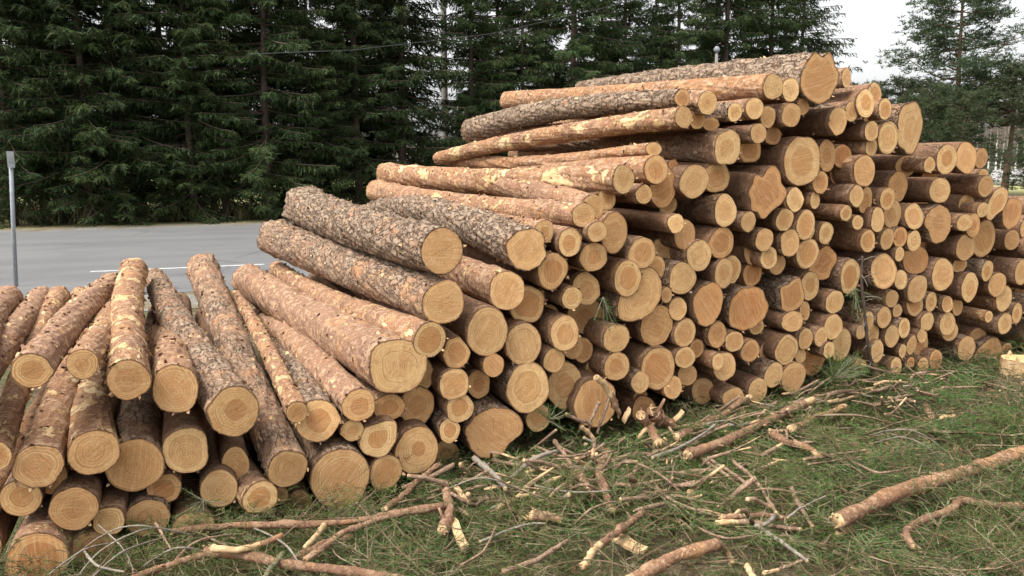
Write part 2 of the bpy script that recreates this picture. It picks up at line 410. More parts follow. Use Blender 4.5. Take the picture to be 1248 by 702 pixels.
T(240, 440, 3.9, [
 (178,240,122,122,dict(t=(190,340),tr=13,b='g',e='d',heart=.4,lm='the scaly log with a dark heart',lb='scaly grey log with a dark heart spot and one yellow bark wound')),
 (431,512,97,92,dict(t=(248,328),tr=18,b='g',e='t',heart=.72,lm='the long scaly sloping log',lb='long scaly log sloping down towards the brush, cracked ring in its end',L=3.8)),
 (302,648,86,80,dict(t=(205,455),tr=13,b='p',e='t',L=3.0,lb='pink-barked log whose end hangs lowest, under the scaly dark-heart log')),
 (475,243,52,52,dict(t=(287,360),tr=7,b='yy',e='t',lm='the thin yellow pole',lb='thin yellow-barked pole lying across the left part of the pile',L=3.5)),
 (572,283,105,100,dict(c=.05,t=(322,395),tr=12,b='g',e='d',lb='log half covered by the thin yellow pole')),
 (770,210,82,76,dict(t=(318,385),tr=12,b='p',e='t',lb='log between the thin yellow pole and the thick smooth pink log')),
 (913,220,75,62,dict(c=.08,e='o')),
 (1045,215,83,92,dict(c=.12,e='o')),
 (740,330,55,50,dict(c=.03,e='t')),
 (862,372,90,87,dict(poly='knob',e='t',lm='the end with a corner knob',lb='log end with a small knob at its upper right corner, near the brush')),
 (682,560,138,142,dict(b='g',e='t',heart=.62,hs=.8,lm='the big low end with a dark ring',lb='big log at ground level whose end shows a dark oval ring')),
 (1045,425,105,108,dict(e='d',heart=.3,lm='the low end with an angular crack',lb='low log end with an angular crack, beside the brush')),
 (898,530,78,82,dict(e='t')),
 (395,640,40,40,dict(c=.12,e='d')),
])
T(240, 300, 3.9, [
 (957,570,140,134,dict(t=(303,342),tr=20,b='pr',e='y',heart=.42,hs=.25,lm='the thick smooth pink log',lb='thickest log of the lower left, smooth pink bark and fine even rings',L=3.9)),
 (1050,610,78,90,dict(c=.15,e='y')),
 (1107,445,80,84,dict(t=(338,328),tr=10,b='y',e='y',lb='slim peeling log lying directly above the thick smooth pink log',L=4.0)),
])
T(0, 480, 3.1625, [
 (148,278,101,82,dict(t=(98,360),tr=11,b='y',e='t',lm='the broad tan end at left',lb='peeling log with a broad tan end, below the strip-peeled log')),
 (-10,240,55,62,dict(t=(72,360),tr=11,b='y',e='t',lb='log cut by the left edge of the photo, half its end visible')),
 (363,226,104,88,dict(c=.0,t=(126,410),tr=13,b='yy',e='t',lb='yellow-patched log end beneath the straight yellow log, to its left')),
 (520,275,112,100,dict(c=.12,b='g',e='o',heart=.7,lm='the wide end with a torn rim',lb='wide brownish end with a torn rim, below the straight yellow log')),
 (718,218,90,84,dict(c=.1,b='p',e='y',heart=.72,hs=.5)),
 (632,365,65,58,dict(c=.15,e='o',heart=.62,hs=1,lm='the small orange-hearted end',lb='small low log end with a bright orange heart')),
 (845,365,72,72,dict(c=.1,e='m')),
 (80,402,82,70,dict(c=.12,e='t')),
 (200,320,62,66,dict(c=.15,e='t')),
 (285,442,92,84,dict(e='y',lm='the round yellow end low at left',lb='round yellow log end low at the left, above the bottom corner log')),
 (420,490,62,54,dict(c=.05,e='y')),
 (570,478,85,70,dict(c=.1,e='d')),
 (145,640,120,100,dict(b='p',e='o',lm='the bottom left corner log',lb='thick orange end lowest in the bottom left corner')),
 (355,600,90,70,dict(c=.1,e='d',lb='greenish low end half behind grey twigs beside the corner log')),
 (745,510,80,55,dict(c=.1,e='y')),
 (965,470,75,60,dict(c=.18,e='d')),
 (-60,440,60,60,dict(c=.2,e='t')),
 (-70,590,75,75,dict(c=.15,e='d')),
])
T(500, 360, 3.508, [
 (200,240,58,72,dict(poly='ear',e='t',lb='ear-shaped knotty end between the peeling log and the dark-ringed pair')),
 (330,155,88,102,dict(b='p',e='y',heart=.7,hs=.4,lm='the round end below the star crack',lb='large round ringed end, below and right of the star-cracked end')),
 (355,298,43,50,dict()),
 (188,380,62,66,dict(e='t',lb='end with a curved knot mark, beside the thick smooth pink log')),
 (292,378,48,60,dict(c=.12,e='o')),
 (213,482,57,62,dict()),
 (168,578,43,52,dict(e='y')),
 (484,208,72,90,dict(e='p',lm='the blank pale oval end',lb='pale oval end with wavy saw lines, just right of a large ringed end')),
 (503,395,91,105,dict(b='g',e='y',heart=.62,hs=.6,lm='the big bullseye end',lb='big bullseye end with an orange ring, just above the flared butt')),
 (355,580,130,105,dict(poly='flare',b='g',e='o',heart=.5,hs=.3,lm='the flared butt at the ground',lb='flared butt log at ground level with an angular heart outline')),
 (548,525,52,57,dict(c=.03)),
 (660,385,70,100,dict(c=.1,e='t',heart=.5)),
 (615,278,45,50,dict()),
 (660,162,58,74,dict(e='y')),
 (695,215,45,58,dict(c=.1,e='o')),
 (740,235,42,52,dict(c=.15,e='t')),
])
T(500, 230, 4.129, [
 (160,313,111,118,dict(t=(372,252),tr=24,b='gg',e='o',heart=.5,hs=.3,lm='the thick plated grey log',lb='thick log in deep grey plated bark lying highest at the left slope',L=3.8)),
 (168,572,103,112,dict(t=(337,290),tr=21,b='gr',e='y',heart=.8,hs=.3,lm='the star-cracked end',lb='long reddish grey log whose end has a star of cracks',L=3.8)),
 (580,305,100,112,dict(poly='heart',t=(458,258),tr=14,b='gg',e='o',lm='the heart-shaped end',lb='scaly log with a heart-shaped notched orange end')),
 (675,215,48,60,dict(c=.03,t=(505,246),tr=8,b='y',e='y',lb='thin log resting on top of the heart-shaped end log')),
 (805,268,57,72,dict(e='y')),
 (487,513,90,100,dict(b='p',e='y',t=(470,300),tr=12,lb='log just below the heart-shaped end, pinkish bark on its side')),
 (590,583,84,92,dict(c=.08,e='y')),
 (715,412,77,92,dict(e='o',lm='the smooth orange disc',lb='smooth orange round end below right of the heart-shaped end')),
])
T(680, 360, 4.3875, [
 (150,110,100,90,dict(c=.25,e='o',b='d',lb='shaded rough butt set back behind a hanging green twig')),
 (530,165,88,110,dict(poly='twin',c=.05,e='o',heart=.5,lb='wrinkled brown butt touching the kidney-shaped butt from below')),
 (640,72,45,60,dict(e='y')),
 (678,200,62,75,dict(e='y')),
 (852,210,55,68,dict(e='t')),
 (942,246,48,55,dict(e='t')),
 (1028,297,50,58,dict(e='o')),
 (740,285,42,50,dict(c=.08)),
 (680,333,52,57,dict(e='y')),
 (692,425,50,55,dict(c=.05,e='t')),
 (535,390,92,112,dict(b='d',e='y',lm='the big plain round end',lb='big round plain end low in the middle of the pile')),
 (613,492,49,60,dict(e='t')),
 (440,465,46,57,dict(e='p')),
 (440,540,40,35,dict(c=.15,e='d')),
 (312,230,70,74,dict(e='y',heart=.65,hs=.3)),
 (314,380,65,74,dict(e='o',lm='the orange round end over the brush',lb='clean orange round end, left of the big plain round end')),
 (200,575,115,130,dict(b='d',e='d',heart=.6,hs=.5,lm='the big end behind broken sticks',lb='big dull end at ground level, half behind upright broken sticks')),
 (855,355,32,45,dict(c=-.05,e='p')),
 (890,380,62,74,dict(e='y')),
])
T(680, 230, 4.3875, [
 (138,142,60,66,dict(t=(460,233),tr=13,b='y',e='y',lm='the long straight yellowish log',lb='long straight yellowish log third from the top of the left slope')),
 (185,105,60,75,dict(c=.05,t=(490,224),tr=10,b='p',e='y',lb='log lying right behind the long straight yellowish log')),
 (262,55,45,60,dict(c=.12,e='y')),
 (210,230,50,55,dict(c=-.05,e='p')),
 (300,235,75,110,dict(e='o',b='p')),
 (62,288,62,75,dict(e='y')),
 (190,365,72,76,dict(e='o')),
 (450,345,72,82,dict(e='o',heart=.62,hs=.9,lm='the amber-hearted end',lb='end with a deep amber heart, above a second dark-hearted end')),
 (525,425,45,70,dict(c=.1)),
 (372,480,72,92,dict(e='y',heart=.6,hs=.9)),
 (450,570,105,135,dict(poly='kidney',b='g',e='y',heart=.5,hs=.2,lm='the kidney-shaped butt',lb='large kidney-shaped pale butt in the middle of the pile')),
 (665,480,75,86,dict(e='m',lm='the mottled end',lb='round mottled end with three dark spots')),
 (580,568,28,42,dict(e='y')),
 (585,340,65,55,dict(poly='half',c=.2,e='d',lb='shaded half-moon end set back below a bark-covered log')),
 (630,185,42,50,dict(c=-.05,e='p')),
 (677,245,55,78,dict(c=.05,e='o')),
 (755,358,66,82,dict(e='p')),
 (875,290,78,82,dict(e='o')),
 (895,118,57,87,dict(e='y',heart=.55,hs=.5,b='d')),
 (888,452,58,80,dict(e='y')),
 (930,430,48,72,dict(c=.08)),
 (75,585,50,60,dict(c=-.03,e='p')),
 (150,535,70,85,dict(c=.08,e='t')),
 (585,85,50,55,dict(c=.2,e='t')),
 (800,620,82,118,dict(poly='pear',b='g',e='o',heart=.55,hs=.4,lm='the wavy-edged oval butt',lb='tall wavy-edged oval butt left of the glowing orange butt')),
])
T(680, 90, 4.3875, [
 (350,565,64,78,dict(t=(472,212),tr=13,b='yy',e='y',lm='the patchy yellow long log',lb='long log with yellow bare patches, left end nearly highest of the slope')),
 (525,512,68,78,dict(c=.02,t=(560,205),tr=9,b='o',e='o',heart=.6)),
 (512,403,40,38,dict(c=.1,t=(545,193),tr=8,b='o',e='t')),
 (560,605,72,110,dict(c=.12,e='o')),
 (460,645,46,50,dict(e='t')),
 (615,485,25,24,dict(c=.18)),
 (672,232,45,62,dict(t=(535,193),tr=8,b='yy',e='y',lm='the long log rising to the right',lb='long slim log rising to the right across the upper slope')),
 (665,130,43,50,dict(c=.06,t=(577,160),tr=15,b='gg',e='o',lb='log with rough grey far butt, directly above the long rising log')),
 (745,245,42,50,dict(c=.1,e='y')),
 (815,268,48,36,dict(c=.14,e='y')),
 (800,155,52,65,dict(t=(644,135),tr=8,b='p',e='p')),
 (945,205,40,52,dict(e='p',t=(700,135),tr=6)),
 (907,395,70,96,dict(t=(640,172),tr=12,b='g',e='p',lm='the pale end of the dark log',lb='dark-barked log with a large pale end and bark wound')),
 (728,575,70,86,dict(e='y',heart=.5,hs=.4)),
 (845,555,72,80,dict(c=.1,e='o',heart=.6)),
])
T(880, 40, 5.015, [
 (597,270,130,170,dict(poly='top',t=(708,108),tr=9,b='gg',e='t',heart=.76,hs=.6,lm='the huge lobed top butt',lb='huge log on top of the pile, notched lobed butt and plated bark')),
 (312,330,64,80,dict(t=(620,123),tr=11,b='o',e='p',lm='the long orange top log',lb='long orange-pink log just under the huge top log')),
 (418,348,52,75,dict(c=.04,e='y')),
 (760,275,30,60,dict(c=.1,e='y')),
 (198,462,53,66,dict(e='y')),
 (280,515,50,66,dict(c=.03,e='y')),
 (422,503,54,72,dict(e='y')),
 (492,450,38,52,dict(c=.05)),
 (222,615,48,60,dict(e='y')),
 (310,630,48,55,dict(c=.15,e='o')),
 (708,538,52,82,dict(b='d',e='y')),
 (790,482,40,62,dict(c=.05,e='y')),
 (875,432,50,86,dict(e='y')),
 (930,370,42,65,dict(c=.08,e='y')),
])
T(880, 160, 5.015, [
 (170,115,60,78,dict(c=.12,e='o')),
 (490,185,108,148,dict(b='d',e='y',heart=.55,hs=.9,lm='the big split oval end',lb='big oval end with dark heart and split, below the huge top butt')),
 (640,150,50,100,dict(c=.12,e='o')),
 (600,312,46,68,dict()),
 (275,375,115,165,dict(poly='star',b='d',e='r',lm='the star-shaped butt',lb='reddish butt shaped like a star with deep lobes')),
 (445,418,48,74,dict(e='p')),
 (567,422,33,52,dict(e='p')),
 (382,540,45,70,dict(e='p')),
 (510,572,56,88,dict(e='y')),
 (160,553,45,62,dict(e='p')),
 (635,622,47,68,dict(e='p')),
 (870,243,63,95,dict(e='o',heart=.8,hs=.3)),
 (822,395,42,65,dict(e='p')),
 (875,422,48,80,dict(c=.06,e='o')),
 (757,500,38,48,dict(e='y')),
 (828,557,33,44,dict(e='p')),
])
T(880, 280, 5.015, [
 (258,62,52,70,dict(e='m')),
 (415,80,54,84,dict(e='y')),
 (510,5,50,55,dict(e='p')),
 (520,145,58,92,dict(e='y',b='p')),
 (620,195,80,105,dict(poly='shadow',c=.1,e='r',lb='shaded brown angular butt right of a pale knotted oval end')),
 (285,172,52,68,dict(e='p')),
 (335,210,52,62,dict(c=.1,e='t')),
 (430,400,80,105,dict(poly='ragged',b='gg',e='o',lm='the ragged tilted butt',lb='ragged tilted orange butt on a grey cracked log')),
 (535,345,55,88,dict(c=.05,e='y')),
 (430,560,70,62,dict(e='t')),
 (505,495,32,60,dict(c=.05,e='y')),
 (162,485,112,130,dict(poly='orange',b='g',e='r',heart=.75,hs=.6,lm='the glowing orange butt',lb='glowing orange broad butt on grey bark, middle of the pile')),
 (210,590,45,50,dict(c=.1)),
 (782,285,68,105,dict(e='y',lb='large upright oval end just left of the leaning sapling')),
 (688,442,52,68,dict(e='p')),
 (680,592,58,76,dict(e='p')),
 (605,655,42,60,dict(e='p')),
])
T(840, 370, 5.4, [
 (640,305,74,100,dict(e='p',b='d',lm='the pale blank end low right',lb='blank pale end touching a small one, low right of the middle')),
 (730,338,36,52,dict(c=.02,e='p')),
 (765,233,52,68,dict(e='y')),
 (1000,272,70,110,dict(c=.03,e='y',lm='the wide end left of the sapling foot',lb='wide cracked end above a green tuft, left of the sapling foot')),
 (920,305,36,55,dict(c=-.05,e='p')),
 (815,375,75,100,dict(c=.1,e='o')),
 (685,485,82,98,dict(e='t',lb='low round dull end at the brush, rightmost of the ground pair')),
 (555,470,60,82,dict(e='t')),
 (450,572,62,82,dict(e='p')),
 (290,620,72,65,dict(e='y',b='p',lb='end sunk into the brush behind a broken branch')),
 (1125,420,42,50,dict(c=.2,e='m')),
])
T(1040, 100, 5.014, [
 (193,165,36,65,dict(e='y')),
 (345,280,83,165,dict(poly='tooth',b='gg',e='y',heart=.5,hs=.5,lm='the tooth-shaped butt',lb='tall tooth-shaped butt at the right shoulder of the pile')),
 (212,340,62,100,dict(e='p')),
 (110,300,40,62,dict(e='p')),
 (110,398,38,55,dict(c=.02,e='p')),
 (100,225,38,30,dict(c=.12)),
 (465,505,34,48,dict(e='y',b='o')),
 (570,472,63,90,dict(e='y',lm='the round end of the right shelf',lb='left and largest of three ends on the right shelf')),
 (688,463,55,95,dict(e='o',lb='middle of three ends on the right shelf')),
 (780,465,42,62,dict(e='o',c=.02,lb='orange rightmost of three ends on the right shelf')),
 (795,560,32,28,dict(c=.15,e='t')),
])
T(1040, 220, 5.014, [
 (270,40,62,95,dict(c=.15,e='d')),
 (528,60,55,78,dict(e='p',b='d')),
 (808,35,42,65,dict(e='p',b='o')),
 (790,180,36,46,dict(e='p',b='o')),
 (880,140,60,105,dict(poly='drop',e='t',lm='the drop-shaped butt',lb='drop-shaped grey-tan butt near the right end of the pile')),
 (970,195,68,105,dict(poly='red',b='g',e='r',lm='the reddish butt at far right',lb='reddish brown butt by the right edge of the photo')),
 (1075,290,60,75,dict(c=.1,e='y')),
 (370,220,53,78,dict(e='y')),
 (208,112,48,66,dict(e='y')),
 (238,205,58,85,dict(c=.08,e='t')),
 (148,240,43,75,dict(e='m')),
 (88,370,42,68,dict(e='y',b='o')),
 (205,358,43,65,dict(e='t')),
 (285,345,43,62,dict(c=.02)),
 (370,370,40,63,dict(e='p')),
 (282,450,32,45,dict(e='p')),
 (380,485,75,88,dict(c=.1,e='o')),
 (515,265,78,118,dict(poly='paw',b='g',e='o',heart=.4,lm='the paw-shaped butt',lb='paw-shaped notched butt in the right part of the pile')),
 (680,258,52,50,dict(c=-.03,e='t')),
 (730,275,42,72,dict(e='o')),
 (795,355,72,112,dict(c=.1,e='t')),
 (683,410,60,80,dict(e='t')),
 (650,515,38,45,dict(c=.1,e='y')),
 (545,575,65,98,dict(b='g',e='o',heart=.6,hs=.6,lm='the brown-hearted oval butt',lb='brown-hearted oval butt on dark bark, below the paw-shaped butt')),
 (185,555,72,105,dict(b='g',e='o',heart=.7,hs=.4,lm='the large end right of the sapling',lb='large orange oval end just right of the leaning sapling')),
 (290,607,38,60,dict(e='y')),
 (818,552,39,63,dict(e='y')),
 (1030,560,38,80,dict(e='p',b='p')),
 (1135,420,60,85,dict(e='t')),
 (1150,180,60,80,dict(e='t',c=.1)),
 (1160,600,60,80,dict(e='y')),
])
T(1040, 330, 5.014, [
 (40,15,42,32,dict(c=.12)),
 (390,112,52,84,dict(e='y',heart=.6,hs=.3)),
 (375,205,50,70,dict(c=.05,e='y')),
 (710,100,46,88,dict(e='p',b='d',lm='the tall pale oval end at right',lb='tall pale oval end right of the brown-hearted butt')),
 (878,85,48,75,dict(e='t')),
 (920,170,52,78,dict(e='p')),
 (1035,130,46,45,dict(c=.2)),
 (235,170,40,52,dict(e='y')),
 (475,190,42,60,dict(e='y')),
 (574,205,30,50,dict(e='p')),
 (635,220,35,55,dict(c=.1)),
 (827,280,24,34,dict(e='p',b='o',c=-.04,lb='thin sticking-out pole with a small hollow-looking end')),
 (1000,260,36,60,dict(e='y')),
 (925,322,44,65,dict(e='t')),
 (268,245,32,42,dict(c=.05,e='p')),
 (187,285,43,65,dict(e='y')),
 (310,350,36,60,dict(e='y')),
 (235,400,44,68,dict(e='y')),
 (90,310,35,60,dict(c=.02,e='y')),
 (122,382,32,60,dict(c=.06,e='y')),
 (45,375,28,45,dict(e='p')),
 (145,490,38,70,dict(e='p')),
 (190,555,36,45,dict(c=.1)),
 (260,582,33,55,dict(e='y')),
 (300,490,24,42,dict(e='p')),
 (355,455,30,60,dict(e='y')),
 (410,450,48,80,dict(c=.1)),
 (420,400,25,40,dict(e='p')),
 (450,312,38,60,dict(e='y')),
 (575,325,48,70,dict(e='p',lm='the pale doubled end at right',lb='pale end overlapping another, right of the ground-level middle')),
 (590,370,48,60,dict(c=.06)),
 (425,580,34,50,dict(e='p')),
 (503,545,40,62,dict(e='o')),
 (350,560,22,32,dict(e='r')),
 (410,630,28,30,dict(e='p')),
 (35,580,45,42,dict(c=.06,e='m')),
 (142,595,28,50,dict(c=.12)),
 (690,475,50,75,dict(e='p')),
 (686,575,32,45,dict(e='p')),
 (820,530,100,118,dict(poly='stumpy',c=.1,b='g',e='o',heart=.7,lm='the broad butt behind the stump',lb='broad ringed butt at ground level behind the fresh stump')),
 (755,410,45,62,dict(c=.18)),
 (935,490,30,50,dict(c=.1)),
 (1110,220,50,75,dict(e='y')),
 (1125,400,60,80,dict(e='t',c=.05)),
 (1130,560,50,70,dict(e='y',c=.1)),
 (1020,420,40,55,dict(c=.22,b='d')),
])
# logs set further back that close the gaps between the ends
INHULL = [(0,590),(0,650),(120,665),(300,640),(420,600),(600,540),(800,500),(980,455),(1240,455),(1246,250),(1200,205),(1120,190),(1060,160),(1000,150),(900,150),(860,185),(790,230),(740,290),(640,350),(560,420),(470,500),(380,560),(250,560),(130,580)]
def inside(px, py, poly):
    c = False; n = len(poly)
    for i in range(n):
        x1, y1 = poly[i]; x2, y2 = poly[(i + 1) % n]
        if (y1 > py) != (y2 > py) and px < (x2 - x1) * (py - y1) / (y2 - y1) + x1: c = not c
    return c
base_n = len(LOGS)
fill = []
rf = random.Random(5)
for _ in range(9000):
    px, py = rf.uniform(0, 1247), rf.uniform(140, 660)
    if not inside(px, py, INHULL): continue
    pr = 24 - 12 * px / 1248
    ok = True
    for l in LOGS:
        q = math.hypot((px - l['x']) / (l['rx'] + pr * .45), (py - l['y']) / (l['ry'] + pr * .50))
        if q < 1.0: ok = False; break
    if ok:
        for (fx, fy, fr) in fill:
            if math.hypot(px - fx, py - fy) < pr * 1.6: ok = False; break
    if ok:
        fill.append((px, py, pr))
for (px, py, pr) in fill:
    if len(LOGS) >= 297: break
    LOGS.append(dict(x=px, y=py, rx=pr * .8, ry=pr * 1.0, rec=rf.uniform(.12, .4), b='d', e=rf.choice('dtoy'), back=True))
print('LOGS', base_n, 'fill', len(fill))

# ------------------------------------------------------------------ log meshes
BARK = {'p': (0.15, 0.58, 0.2), 'pp': (0.12, 0.45, 0.0), 'pr': (0.22, 0.38, 0.1), 'y': (0.12, 0.74, 0.5), 'yy': (0.10, 0.88, 0.6),
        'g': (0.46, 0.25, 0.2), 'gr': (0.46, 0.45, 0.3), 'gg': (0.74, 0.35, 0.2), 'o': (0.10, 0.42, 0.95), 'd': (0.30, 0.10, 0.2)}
ENDC = {'t': (0.38, 0.5), 'y': (0.15, 0.6), 'p': (-.25, 0.35), 'o': (0.75, 0.8), 'r': (1.25, 0.9), 'd': (0.5, 0.5), 'm': (0.25, 0.2)}

def poly_radii(pts, ang):
    out = []
    for a in ang:
        dx, dy = math.cos(a), math.sin(a); best = 0
        for i in range(len(pts)):
            x1, y1 = pts[i]; x2, y2 = pts[(i + 1) % len(pts)]
            ex, ey = x2 - x1, y2 - y1
            den = dx * ey - dy * ex
            if abs(den) < 1e-9: continue
            t = (x1 * ey - y1 * ex) / den
            u = (x1 * dy - y1 * dx) / den
            if t > 0 and -1e-6 <= u <= 1 + 1e-6: best = max(best, t)
        out.append(best or 1.0)
    out = np.array(out)
    k = np.array([.25, .5, .25])
    return np.convolve(np.concatenate([out[-1:], out, out[:1]]), k, 'valid')

def make_log(i, l):
    rg = np.random.default_rng(1000 + i)
    E = on_face(l['x'], l['y'], l['rec'] + (0 if l.get('back') else rg.uniform(-.015, .015)))
    L = l.get('L', 4.0 + rg.uniform(-.15, .15))
    if 't' in l:
        Fp = at_y(l['t'][0], l['t'][1], E.y + L)
    else:
        Fp = E + Vector((rg.normal(0, .035), L, rg.normal(0, .02) + .01))
    ax = (Fp - E); L = ax.length; ax.normalize()
    side = ax.cross(Vector((0, 0, 1))).normalized()
    up = side.cross(ax).normalized()
    # fit half width / half height of the disc to the measured ellipse
    cx, cy, dep = project(E)
    def ext(a, b):
        xs, ys = [], []
        for k in range(24):
            th = k * math.tau / 24
            q = project(E + side * (a * math.cos(th)) + up * (b * math.sin(th)))
            xs.append(q[0]); ys.append(q[1])
        return (max(xs) - min(xs)) / 2, (max(ys) - min(ys)) / 2
    a = b = l['ry'] * dep / FPX
    for _ in range(6):
        w, h = ext(a, b)
        a *= l['rx'] / w; b *= l['ry'] / h
    g = math.sqrt(a * b)
    lo, hi = (0.80, 1.25)
    a = min(max(a, g * lo), g * hi); b = g * g / a
    r0 = g
    if 'tr' in l:
        r1 = l['tr'] * project(Fp)[2] / FPX
    else:
        r0 *= 1.035; a *= 1.035; b *= 1.035; r1 = r0 * rg.uniform(.78, .98)
    hero = 't' in l
    N = 72 if hero else (48 if 'pts' in l else 32)
    if l.get('back'): N = 20
    Mr = 130 if hero else (20 if not l.get('back') else 8)
    th = np.arange(N) * math.tau / N
    if 'pts' in l: out = poly_radii(l['pts'], th)
    else:
        out = np.ones(N)
        for k in (2, 3, 4, 5, 7):
            out += rg.normal(0, .018 if k < 5 else .008) * np.cos(k * th + rg.uniform(0, 6.28))
        if rg.random() < .22:   # a bump where a branch was
            c = rg.uniform(0, 6.28); out += .10 * np.exp(-((((th - c + math.pi) % math.tau) - math.pi) / .22) ** 2)
    out = out + rg.normal(0, .009, N)
    ex = np.cos(th) * a; ez = np.sin(th) * b
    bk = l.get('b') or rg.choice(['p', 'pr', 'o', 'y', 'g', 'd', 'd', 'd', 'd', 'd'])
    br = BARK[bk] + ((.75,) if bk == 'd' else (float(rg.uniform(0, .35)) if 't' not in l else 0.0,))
    rug = br[0]
    # rows along the stem
    tt = np.linspace(0, 1, Mr) ** (1.0 if hero else 1.5)
    yy = tt * L
    fade = np.exp(-yy / (.55 if 'pts' in l else 1.2))[:, None]
    rad = (r0 + (r1 - r0) * tt)[:, None] / r0
    prof = 1 + (out[None, :] - 1) * fade
    nz = np.zeros((Mr, N))
    for _ in range(9):
        k = rg.integers(1, 6); fy = rg.uniform(.5, 7)
        nz += rg.normal(0, .011) * np.cos(k * th[None, :] + fy * yy[:, None] * 2 + rg.uniform(0, 6.28))
    if hero:
        for _ in range(22):
            k = rg.integers(5, 22); fy = rg.uniform(6, 30)
            nz += rg.normal(0, .0035 + .006 * rug) * np.cos(k * th[None, :] + fy * yy[:, None] + rg.uniform(0, 6.28))
        nz += rg.uniform(-1, 1, (Mr, N)) * (.006 + .016 * rug)
        yk = rg.uniform(.3, .8)   # whorls of knots
        while yk < L:
            for _ in range(rg.integers(3, 6)):
                c = rg.uniform(0, 6.28)
                nz += .07 * np.exp(-((((th[None, :] - c + math.pi) % math.tau) - math.pi) / .16) ** 2 - ((yy[:, None] - yk - rg.uniform(-.03, .03)) / .025) ** 2)
            yk += rg.uniform(.35, .6)
    if 'tr' in l and r1 > r0 * 1.12:
        nz += (.10 * np.exp(-(L - yy) / .18)[:, None]) * (1 + .5 * np.cos(5 * th + 1))[None, :]
    blend = np.minimum(1, yy / .04)[:, None]
    R_ = prof * rad * (1 + nz * blend)
    bend = rg.normal(0, .016, 2) * (0 if 't' not in l else 1)
    bx = bend[0] * np.sin(tt * math.pi)[:, None] * 2; bz = bend[1] * np.sin(tt * math.pi)[:, None] * 2
    # circularise the elliptical section away from the end
    exx = (np.cos(th)[None, :] * (r0 + (a - r0) * fade)); ezz = (np.sin(th)[None, :] * (r0 + (b - r0) * fade))
    X = exx * R_ + bx; Z = ezz * R_ + bz
    tlx, tlz = rg.normal(0, .07), rg.normal(0, .05)
    Y = np.repeat(yy[:, None], N, 1) + (tlx * X + tlz * Z) * np.exp(-yy / .08)[:, None]
    V = np.stack([X, Y, Z], -1).reshape(-1, 3)
    ii = np.arange(Mr - 1)[:, None] * N; jj = np.arange(N)[None, :]; j2 = (jj + 1) % N
    Q = np.stack([ii + jj, ii + N + jj, ii + N + j2, ii + j2], -1).reshape(-1, 4)
    # front lip of bark thickness
    inner = .95 if rug > .5 else .97
    lip = np.stack([ex * out * inner, (tlx * ex + tlz * ez) * out * inner + .003, ez * out * inner], -1)
    n0 = len(V); V = np.vstack([V, lip])
    j = np.arange(N); jn = (j + 1) % N
    Q = np.vstack([Q, np.stack([j, jn, n0 + jn, n0 + j], -1)])
    # far cut end
    c1 = len(V); V = np.vstack([V, [[bx[-1, 0], L, bz[-1, 0]]]])
    base = (Mr - 1) * N
    tri = np.stack([base + j, np.full(N, c1), base + jn], -1)
    midx = [0] * len(Q) + [1] * len(tri)
    extraV, extraT = [], []
    if hero or 'pts' in l or rg.random() < .55:
        # torn flakes round the cut rim and loose curls along the stem
        nf = rg.integers(3, 9); nc = (190 if hero else 14)
        n = len(V)
        for q in range(nf + nc):
            if q < nf:
                k = rg.integers(0, N); y0 = rg.uniform(-.004, .012); ln = rg.uniform(.006, .022); w = rg.uniform(.003, .010); lift = rg.uniform(.002, .010); dy = -1
            else:
                k = rg.integers(0, N); y0 = rg.uniform(.05, L - .1); ln = rg.uniform(.008, .045); w = rg.uniform(.003, .013); lift = rg.uniform(.002, .012); dy = rg.choice([-1, 1])
            row = min(Mr - 1, int(np.searchsorted(yy, max(y0, 0))))
            c = V[row * N + k].copy(); c[1] = y0
            nrm = np.array([math.cos(th[k]), 0, math.sin(th[k])]); tg = np.array([-nrm[2], 0, nrm[0]])
            mid = c + np.array([0, dy * ln * .6, 0]) + nrm * lift
            tip = c + np.array([0, dy * ln, 0]) + nrm * lift * rg.uniform(.8, 2) + tg * rg.normal(0, .006)
            extraV += [c - tg * w, c + tg * w, mid + tg * w * .7, mid - tg * w * .8, tip]
            extraT += [(n, n + 1, n + 2), (n, n + 2, n + 3), (n + 3, n + 2, n + 4)]
            n += 5
    if extraV:
        V = np.vstack([V, np.array(extraV)]); tri2 = np.array(extraT)
        tri = np.vstack([tri, tri2]); midx += list(np.repeat(rg.choice([0, 0, 1], len(tri2) // 3), 3))
    # orientation: local x = side, local y = axis, local z = up
    rot = Matrix((side, ax, up)).transposed().to_4x4()
    root = empty('log', E); root.rotation_euler = rot.to_euler()
    bo = mesh_np('bark', V, [Q, tri], [M['bark'], M['fresh']], root, True, midx)
    jit = rg.uniform(-.06, .06, 3)
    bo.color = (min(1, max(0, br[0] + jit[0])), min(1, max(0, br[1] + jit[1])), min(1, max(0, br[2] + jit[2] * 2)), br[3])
    # near cut end: concentric rings, slightly proud of the lip, faintly tilted by the saw
    K = 7
    rs = np.linspace(0, 1, K)[1:]
    DV = [np.array([[0, -.002, 0]])]; UV = [np.array([[0, 0]])]
    for r in rs:
        x = ex * out * r * (inner + .012); z = ez * out * r * (inner + .012)
        y = -.002 + rg.uniform(-.0008, .0008, N) if r < 1 else np.full(N, -.0015)
        DV.append(np.stack([x, y, z], -1)); UV.append(np.stack([np.cos(th) * r, np.sin(th) * r], -1))
    DV = np.concatenate(DV); UV = np.concatenate(UV)
    DV[:, 1] += tlx * DV[:, 0] + tlz * DV[:, 2]
    tr_ = np.stack([np.zeros(N, int), 1 + j, 1 + jn], -1)
    qs = []
    for k in range(K - 2):
        o0 = 1 + k * N; o1 = o0 + N
        qs.append(np.stack([o0 + j, o1 + j, o1 + jn, o0 + jn], -1))
    eo = mesh_np('cut_end', DV, [tr_] + qs, M['end'], root, True, None, UV)
    ek = l.get('e') or rg.choice(['t', 'y', 'o', 'y'])
    hue, hs = ENDC[ek]
